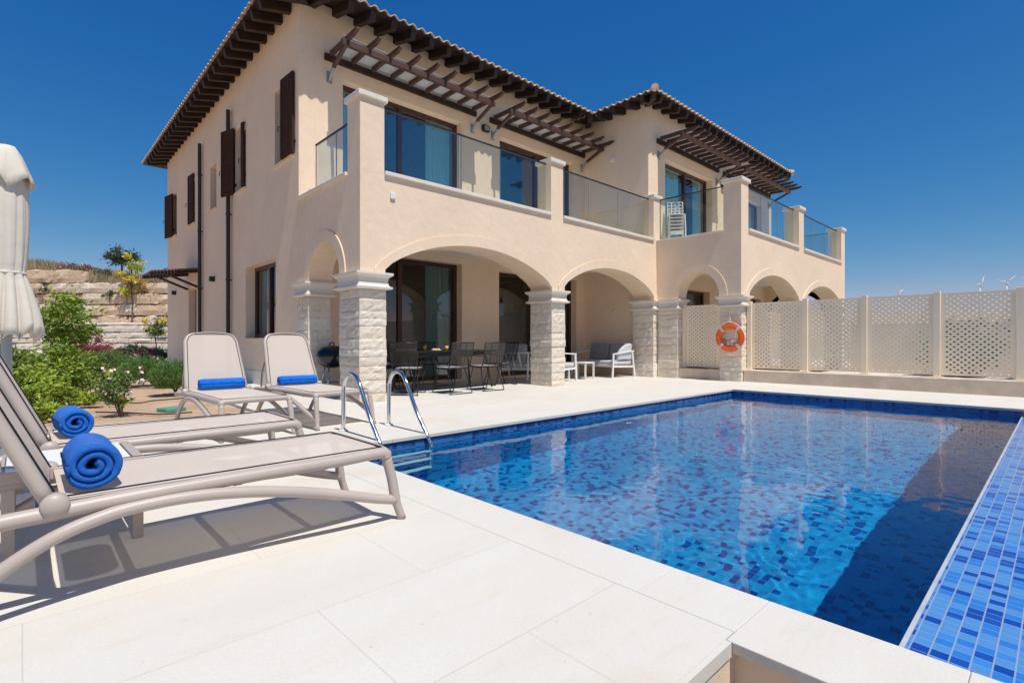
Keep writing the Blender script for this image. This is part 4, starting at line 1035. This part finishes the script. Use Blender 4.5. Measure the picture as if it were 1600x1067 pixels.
# ---------------- small ground things
mb=MB(); mb.prism([(a,b) for a,b in [(-.14,-.10),(-.12,-.12),(.12,-.12),(.14,-.10),(.14,.10),(.12,.12),(-.12,.12),(-.14,.10)]],0,.05); o=mb.build('valve_box_lid',M['brownpl'],bevel=.008); p=P(268,7.15,-.02); o.location=p; o.rotation_euler=(0,0,.4); tag(o,'green plastic valve box lid set in the soil beside a lounger','lid')
mb=MB(); mb.tube(poly_smooth([P(385,13.2,.02),P(410,12.2,.02),P(440,11.5,.02),(3.62,9.6,.02),(3.6,8.7,.02)],6),.018,8); o=mb.build('garden_hose',M['teal'],smooth=True); tag(o,'thin teal hose lying along the foot of the house wall','hose')
for k,(pts,lab) in enumerate([(((150,6.9),(200,6.75),(250,6.7),(300,6.8)),'dark irrigation pipe on the soil in front of the flowering oleander'),(((60,8.4),(140,8.2),(210,7.9),(240,8.1),(290,8.6)),'dark irrigation pipe crossing the soil behind the oleander'),(((180,10.4),(215,10.2),(260,10.4),(300,10.8)),'dark irrigation pipe between the rosemary bushes')]):
    mb=MB(); mb.tube(poly_smooth([P(a,d,.0+.012*(i%2)) for i,(a,d) in enumerate(pts)],8),.010,8); o=mb.build('irrigation_pipe',M['hose'],smooth=True); tag(o,lab,'pipe','irrigation pipes on the soil')
# ================================================================= PLANTS
def clump_leaves(mb,rn,c,rad,n,ls,clumps,spread=.5,mats=1,up=.2,asp=.42,shell=.55):
    cs=[]
    for _ in range(clumps):
        while 1:
            v=Vector((rn.uniform(-1,1),rn.uniform(-1,1),rn.uniform(-1,1)))
            if shell<v.length<1: break
        v*=rn.uniform(.75,1.08); cs.append((Vector((c[0]+v.x*rad[0],c[1]+v.y*rad[1],c[2]+v.z*rad[2])),rn.randrange(mats),rn.uniform(.6,1.25)))
    sr=spread*min(rad)
    for i in range(n):
        cc,mi,sz=rn.choice(cs)
        p=cc+Vector((rn.gauss(0,1),rn.gauss(0,1),rn.gauss(0,.8)))*sr*sz*.5
        if p.z<.02: p.z=.02+rn.random()*.05
        d=Vector((rn.gauss(0,1),rn.gauss(0,1),rn.gauss(up,.6))).normalized(); sd_=d.cross(Vector((rn.gauss(0,1),rn.gauss(0,1),rn.gauss(0,1)))).normalized()
        l=ls*rn.uniform(.6,1.25); w_=l*asp; nn_=d.cross(sd_)*l*.12
        mb.cur=mi; mb.add([p,p+d*l*.45+sd_*w_*.5+nn_,p+d*l,p+d*l*.45-sd_*w_*.5+nn_],[(0,1,2,3)])
    mb.cur=0; return cs
def shrub(name,label,cat,loc,rad,h0,n,ls,clumps,mats,seed,spread=.5,group=None,asp=.42,up=.2,stems=6,shell=.5,stemr=.012):
    rn=random.Random(seed); t=thing(name,label,cat,tuple(loc),0,group)
    mb=MB(); cs=clump_leaves(mb,rn,(0,0,h0),rad,n,ls,clumps,spread,len(mats),up,asp,shell); mb.build('foliage',[M[k] for k in mats],t)
    s_=MB(); 
    for c_,_,_ in rn.sample(cs,min(len(cs),stems)):
        s_.tube(poly_smooth([(rn.uniform(-.03,.03),rn.uniform(-.03,.03),0),(c_.x*.35+rn.uniform(-.03,.03),c_.y*.35,c_.z*.5),tuple(c_)],4),[stemr*(1-.07*i) for i in range(9)],6)
    s_.build('stem',M['bark'],t,smooth=True); return t
def spiky(name,label,loc,r,h,n,mat,seed,group=None,cat='shrub'):
    rn=random.Random(seed); t=thing(name,label,cat,tuple(loc),0,group); mb=MB()
    for i in range(n):
        a=rn.uniform(0,6.283); q=r*math.sqrt(rn.random()); bx_,by=q*math.cos(a)*.55,q*math.sin(a)*.55
        tip=Vector((q*math.cos(a)*1.15,q*math.sin(a)*1.15,h*(1-.45*(q/r)**2)*rn.uniform(.65,1.05))); b0=Vector((bx_,by,0))
        k=6; 
        for j in range(k):
            f0=.35+.65*j/k; p=b0.lerp(tip,f0); p.x+=.12*r*math.sin(f0*3)*math.cos(a)*.4
            for e in range(3):
                d=(tip-b0).normalized()+Vector((rn.gauss(0,.45),rn.gauss(0,.45),rn.gauss(0,.25))); d.normalize(); sd_=d.cross(Vector((rn.random()-.5,rn.random()-.5,.3))).normalized()
                l=.07*rn.uniform(.6,1.3); mb.add([p,p+d*l*.5+sd_*.006,p+d*l,p+d*l*.5-sd_*.006],[(0,1,2,3)])
    mb.build('foliage',M[mat],t)
    s_=MB()
    for i in range(14):
        a=i*2.4; s_.tube([(0,0,0),(.5*r*math.cos(a),.5*r*math.sin(a),h*.6)],.006,5)
    s_.build('stem',M['bark'],t); return t
shrub('citrus_shrub','tall leafy citrus shrub growing beside the parasol','shrub',P(100,8.3),(.50,.42,.50),1.24,2700,.085,30,['lf_citrus','lf_citrus','lf_bright'],11,.42,shell=.2)
shrub('citrus_shrub','dense mid green shrub below the tall citrus','shrub',P(104,7.9),(.46,.40,.44),.48,2900,.085,28,['lf_citrus','lf_bright','lf_citrus'],12,.45,shell=.25)
shrub('dark_shrub','dark glossy shrub behind the parasol pole','shrub',P(22,9.2),(.62,.5,.42),.42,3600,.10,30,['lf_dark','lf_dark','lf_citrus'],13,.5)
shrub('lime_shrub','bright lime green low shrub behind the lounger backs','shrub',P(46,6.8),(.50,.42,.26),.28,4200,.085,34,['lf_bright','lf_bright','lf_citrus'],14,.45)
shrub('lime_shrub','small lime green shrub at the edge of the paving behind the towel','shrub',P(70,6.2),(.17,.15,.12),.12,700,.07,10,['lf_bright'],15,.6)
shrub('oleander','sparse young oleander with a few pale pink flowers','shrub',P(188,6.6),(.25,.20,.22),.33,560,.085,20,['lf_ole','lf_ole','lf_citrus'],16,.38,asp=.24,up=.5,stems=14,stemr=.008)
rn=random.Random(5); mb=MB(); oc=P(190,6.6)
for i in range(12):
    v=Vector((rn.uniform(-.24,.26),rn.uniform(-.2,.2),rn.uniform(.3,.6)))
    for k in range(3): d=Vector((rn.gauss(0,1),rn.gauss(0,1),rn.gauss(0,1))).normalized()*.02; e=d.orthogonal(); mb.add([v,v+d+e,v+d*2,v+d-e],[(0,1,2,3)])
ol=[o for o in bpy.data.objects if o.name=='oleander'][0]; mb.build('flower',M['pink'],ol)
shrub('small_plant','small bright green plant on the soil below the citrus shrub','plant',P(136,7.6),(.16,.14,.10),.09,420,.07,8,['lf_bright','lf_citrus'],17,.6)
shrub('small_plant','lime yellow plant in front of the far rosemary','plant',P(190,11.0),(.34,.28,.16),.16,900,.09,12,['lf_bright'],18,.5)
shrub('oleander','small upright oleander with few leaves behind the flowering one','shrub',P(158,8.6),(.14,.12,.2),.26,360,.08,9,['lf_ole'],19,.5,asp=.26,up=.6)
shrub('round_shrub','rounded mixed green shrub left of the far rosemary','shrub',P(136,12.4),(.42,.4,.36),.36,1300,.10,22,['lf_citrus','lf_dark','lf_ole'],20,.5)
spiky('rosemary','round rosemary bush farthest along the bed near the path',P(172,15.2),.55,.72,700,'lf_rose',21,'rosemary bushes')
spiky('rosemary','middle rosemary bush of the three in the bed',P(224,11.2),.40,.66,620,'lf_rose',22,'rosemary bushes')
spiky('rosemary','nearest rosemary bush, touching the lounger back',P(274,9.3),.36,.66,620,'lf_rose',23,'rosemary bushes')
spiky('rosemary','rosemary bush partly hidden by the house corner bed',P(252,12.6),.36,.56,420,'lf_rose',24,'rosemary bushes')
RX=[(150,20.6,.5,.7,'lf_red'),(160,22.0,.35,1.15,'lf_red'),(176,21.5,.5,.5,'lf_red'),(196,21.8,.5,.55,'lf_grey'),(216,21.6,.6,.65,'lf_grey'),(236,21.4,.5,.5,'lf_red'),(256,21.0,.4,.45,'lf_ole'),(128,22,.5,.8,'lf_red')]
RXL=['crimson flowering shrub left of the tallest crimson one','tallest crimson shrub standing before the white stone wall','low crimson shrub right of the tallest one','grey green low shrub right of the crimson group','grey green mound in the middle of the wall foot planting','low crimson shrub under the small staked tree','small green shrub nearest the house corner at the wall foot','pale crimson shrub seen past the citrus leaves']
for i,((px,d,r_,h,mk),lab) in enumerate(zip(RX,RXL)):
    shrub('flowering_shrub',lab,'shrub',P(px,d,.16),(r_,r_,h*.5),h*.5,900,.11,14,[mk,mk,'lf_ole' if i%2 else mk],40+i,.5,'shrubs at the foot of the white stone wall')
def tree(name,label,loc,h,crown,n,ls,mats,seed,clumps=26,tr=.05,spread=.5):
    rn=random.Random(seed); t=thing(name,label,'tree',tuple(loc)); cz=h-crown[2]
    tk=MB(); tk.tube(poly_smooth([(0,0,-.2),(.03,.02,cz*.4),(-.02,.03,cz*.8),(.02,0,cz+crown[2]*.5)],5),[tr*(1-.045*i) for i in range(16)],8)
    mb=MB(); cs=clump_leaves(mb,rn,(0,0,cz),crown,n,ls,clumps,spread,len(mats),.2,.5,.2)
    for c_,_,_ in rn.sample(cs,min(12,len(cs))): tk.tube(poly_smooth([(0,0,cz*.75),(c_.x*.4,c_.y*.4,cz*.9),tuple(c_)],3),[tr*.35]*7,5)
    tk.build('trunk',M['bark'],t,smooth=True); mb.build('crown',[M[k] for k in mats],t)
tree('yellow_tree','slender young tree with yellow leaves on the upper terrace',P(206,27.6,2.0),3.45,(.66,.62,1.15),1500,.15,['lf_yel','lf_yel','lf_yel','lf_bright','lf_yel','lf_orange'],51,20,.045,.34)
tree('staked_tree','small thin tree with pale olive leaves before the white wall by the house',P(243,21.6,.15),1.75,(.62,.5,.42),900,.11,['lf_ole','lf_yel','lf_ole'],52,16,.03,.4)
tree('dark_tree','dark round tree on the ridge behind the yellow tree',P(190,44,6.3),2.5,(1.5,1.2,.75),1900,.2,['lf_grey','lf_grey','lf_dark'],53,26,.1,.45)
tree('dark_tree','low dark tree on the ridge beside the house corner',P(262,50,6.0),1.6,(1.7,1.4,.6),1800,.25,['lf_grey','lf_dark'],54,22,.1,.5)
# ---------------- walls behind the garden
VF=Vector((cyw,syw,0)); VR=Vector((syw,-cyw,0))
def stone_wall(name,label,d,pxs,z0,z1,hts,lens,amp,mat,seed,lean=0.,gapz=.012,top=None):
    rn=random.Random(seed); mb=MB(); z=z0; row=0
    u0=(pxs[0]-800)/FPX*d; u1=(pxs[1]-800)/FPX*d
    while z<z1-.05:
        h=min(rn.uniform(*hts),z1-z+.02); u=u0-rn.random()*lens[0]
        while u<u1:
            l=rn.uniform(*lens)
            if top is None or z<top(u):
                mb.t=rn.random(); n0=len(mb.v); o=rn.uniform(-.04,.05)*(amp/.03)
                rough_box(mb,u,u+l,-.25+o,.35,z,z+h*rn.uniform(.93,1.0),amp,.16 if amp<.05 else .22,3.5,rn.random()*80,'xXyZ',gapz,edge=6 if amp<.05 else 11)
                for i in range(n0,len(mb.v)):
                    a,b,c=mb.v[i]; q=VF*(d+b+lean*row)+VR*a; mb.v[i]=(q.x,q.y,c)
            u+=l
        z+=h; row+=1
    zz=z0; tt=z1 if top is None else z1
    n=24
    for i in range(n):
        ua=u0+(u1-u0)*i/n; ub=u0+(u1-u0)*(i+1)/n; th=(z1 if top is None else min(z1,top(ua)))-.05
        A=VF*(d+.12)+VR*ua; B=VF*(d+.12)+VR*ub; C=VF*(d+.12+lean*row)+VR*ub; D=VF*(d+.12+lean*row)+VR*ua
        mb.t=0; mb.add([(A.x,A.y,z0),(B.x,B.y,z0),(C.x,C.y,th),(D.x,D.y,th)],[(0,1,2,3)])
    o=mb.build(name,M[mat]); tag(o,label,'wall'); return o
stone_wall('stone_wall','lower retaining wall of coursed white stone behind the flower bed',25.6,(-140,420),-.1,1.80,(.2,.34),(.45,1.3),.03,'stone',61)
stone_wall('boulder_wall','upper retaining wall of large honey coloured boulders below the dry grass',27.8,(-160,430),1.55,4.75,(.36,.74),(.5,1.7),.085,'boulder',62,.09,.022,lambda u:4.2-.09*(u-(60-800)/FPX*27.8)+.0)
mb=MB(); A=[P(-160,25.9,1.74),P(430,25.9,1.74),P(430,29.5,1.9),P(-160,29.5,1.9)]; mb.add(A,[(0,1,2,3)]); tag(mb.build('upper_terrace_soil',M['soil']),kind='structure')
rn=random.Random(9)
for i,(px,z,s_) in enumerate([(70,3.55,.22),(108,3.0,.16),(165,3.2,.2),(173,3.3,.24),(225,3.3,.2),(236,3.25,.22),(40,2.4,.3),(60,2.2,.28)]):
    L=['left of the citrus shrub top','just above the citrus shrub','left of the yellow tree trunk','touching the yellow tree trunk','right of the yellow tree trunk','nearest the house canopy','at the far left beside the parasol','low beside the parasol hem'][i]
    shrub('wall_tuft','green tuft on the boulder wall '+L,'plant',P(px,27.55+(z-1.6)*.15,z),(s_,s_,s_*.7),s_*.4,160,.12,6,['lf_ole','lf_grey'],70+i,.6,'tufts growing in the boulder wall',stems=3)
# dry grass and scrub on the ridge (nobody could count it)
mb=MB(); rn=random.Random(31)
prof=[(30.6,4.35),(32,4.75),(34,5.3),(37,6.1),(41,7.0),(43,7.2)]
def ridgez(px,d):
    k=1-.28*max(0,min(1,(px-60)/260))
    for (a,za),(b,zb) in zip(prof,prof[1:]):
        if a<=d<=b: return (za+(zb-za)*(d-a)/(b-a))*k
    return prof[0][1]*k
for i in range(15000):
    px=rn.uniform(-60,330); d=rn.uniform(30.6,43); z=ridgez(px,d)-.25; p=P(px,d,z); h=rn.uniform(.2,.6); a=rn.uniform(0,3.14); w_=.035
    mb.cur=0 if rn.random()<.85 else 1
    l=Vector((rn.gauss(0,.12),rn.gauss(0,.12),h+.25)); s_=Vector((math.cos(a),math.sin(a),0))*w_
    mb.add([p-s_,p+s_,p+l],[(0,1,2)])
o=mb.build('dry_grass',[M['lf_dry'],M['lf_grey']]); tag(o,kind='stuff')
SP=[(95,36,'lf_red'),(110,38,'lf_grey'),(122,37,'lf_red'),(135,39,'lf_red'),(150,38,'lf_grey'),(165,37,'lf_grey'),(178,36,'lf_grey'),(215,33,'lf_grey'),(228,34,'lf_grey'),(244,33,'lf_grey'),(256,34,'lf_ole')]
for i,(px,d,mk) in enumerate(SP):
    shrub('ridge_scrub',['rusty','grey green','rusty brown','dark rusty','grey','dull green','dark','low grey','olive grey','grey brown','olive'][i]+' scrub bush on the dry ridge, number '.replace(', number ','')+[' left above the parasol side',' second from the parasol',' third from the parasol',' fourth from the parasol',' in the middle of the ridge',' left of the dark tree',' just left of the yellow tree top',' just right of the yellow tree',' between yellow tree and house',' near the house canopy',' touching the house corner'][i],'shrub',P(px,d,ridgez(px,d)-.15),(.55,.5,.38),.3,420,.16,9,[mk,'lf_grey','lf_dry'],90+i,.6,'scrub bushes on the dry ridge',stems=4)
# ---------------- neighbour's side, seen through the screens
mb=MB(); mb.box(12.63,30,-8,2.0,-.4,-.02); mb.box(20.7,30,2.0,16,-.4,-.02); mb.box(12.63,20.6,2.0,5.09,-.4,-.02); tag(mb.build('neighbour_paving',M['paving']),kind='structure')
mb=MB(); mb.add([(14.2,-5,-.012),(16.2,-5,-.012),(16.2,1.2,-.012),(14.2,1.2,-.012)],[(0,1,2,3)]); tag(mb.build('neighbour_pool_water',M['mosaic']),kind='structure')
for i,(x,y,r_,h) in enumerate([(17.6,-2.4,1.3,2.3),(17.8,-.6,1.1,2.2),(18.6,1.9,.8,1.5),(17.6,-4.6,1.3,2.3)]):
    shrub('hedge_shrub','dark hedge shrub beyond the screen fence, '+['third from the pillar','second from the pillar','first from the pillar','farthest right'][i],'shrub',(x,y,-.02),(r_,r_,h*.5),h*.5,2200,.2,22,['lf_dark','lf_dark','lf_citrus'],110+i,.5,'hedge shrubs beyond the screen fence')
mb=MB(); mb.box(20.5,20.8,-9,4.9,-.4,1.5); tag(mb.build('garden_wall',M['plaster'],bevel=.01),'plain beige garden wall far beyond the screen fence','wall')
# ---------------- wind turbines
def turbine(px,py,d,rot,yaw,label):
    z=CAMH+(HY-py)/FPX*d; b=P(px,d,z-75)
    t=thing('wind_turbine',label,'wind turbine',tuple(b),yaw,'wind turbines on the horizon')
    m_=MB(); m_.tube([(0,0,-30),(0,0,74)],[2.6,1.3],14); m_.build('tower',M['white'],t,smooth=True)
    m_=MB(); m_.tube([(0,-4,75),(0,5,75)],[1.6,1.3],10); m_.build('nacelle',M['white'],t,smooth=True)
    for k in range(3):
        a=R(rot+120*k); m_=MB(); c_,s_=math.cos(a),math.sin(a); ln=30
        m_.tube([(0,-4.6,75),(c_*ln*.25,-4.6,75+s_*ln*.25),(c_*ln,-4.6,75+s_*ln)],[.8,1.4,.3],8); m_.build('blade',M['white'],t,smooth=True)
HY=532.
turbine(1404,456,1850,20,YAW-R(60),'small distant wind turbine above the third fence panel')
turbine(1531,444,1700,62,YAW-R(70),'distant wind turbine above the fourth fence panel, its blades to the left')
turbine(1573,441,1700,45,YAW-R(110),'distant wind turbine rising near the right end of the fence')
turbine(1606,434,1700,180,YAW-R(90),'wind turbine at the right edge with only one blade tip showing')
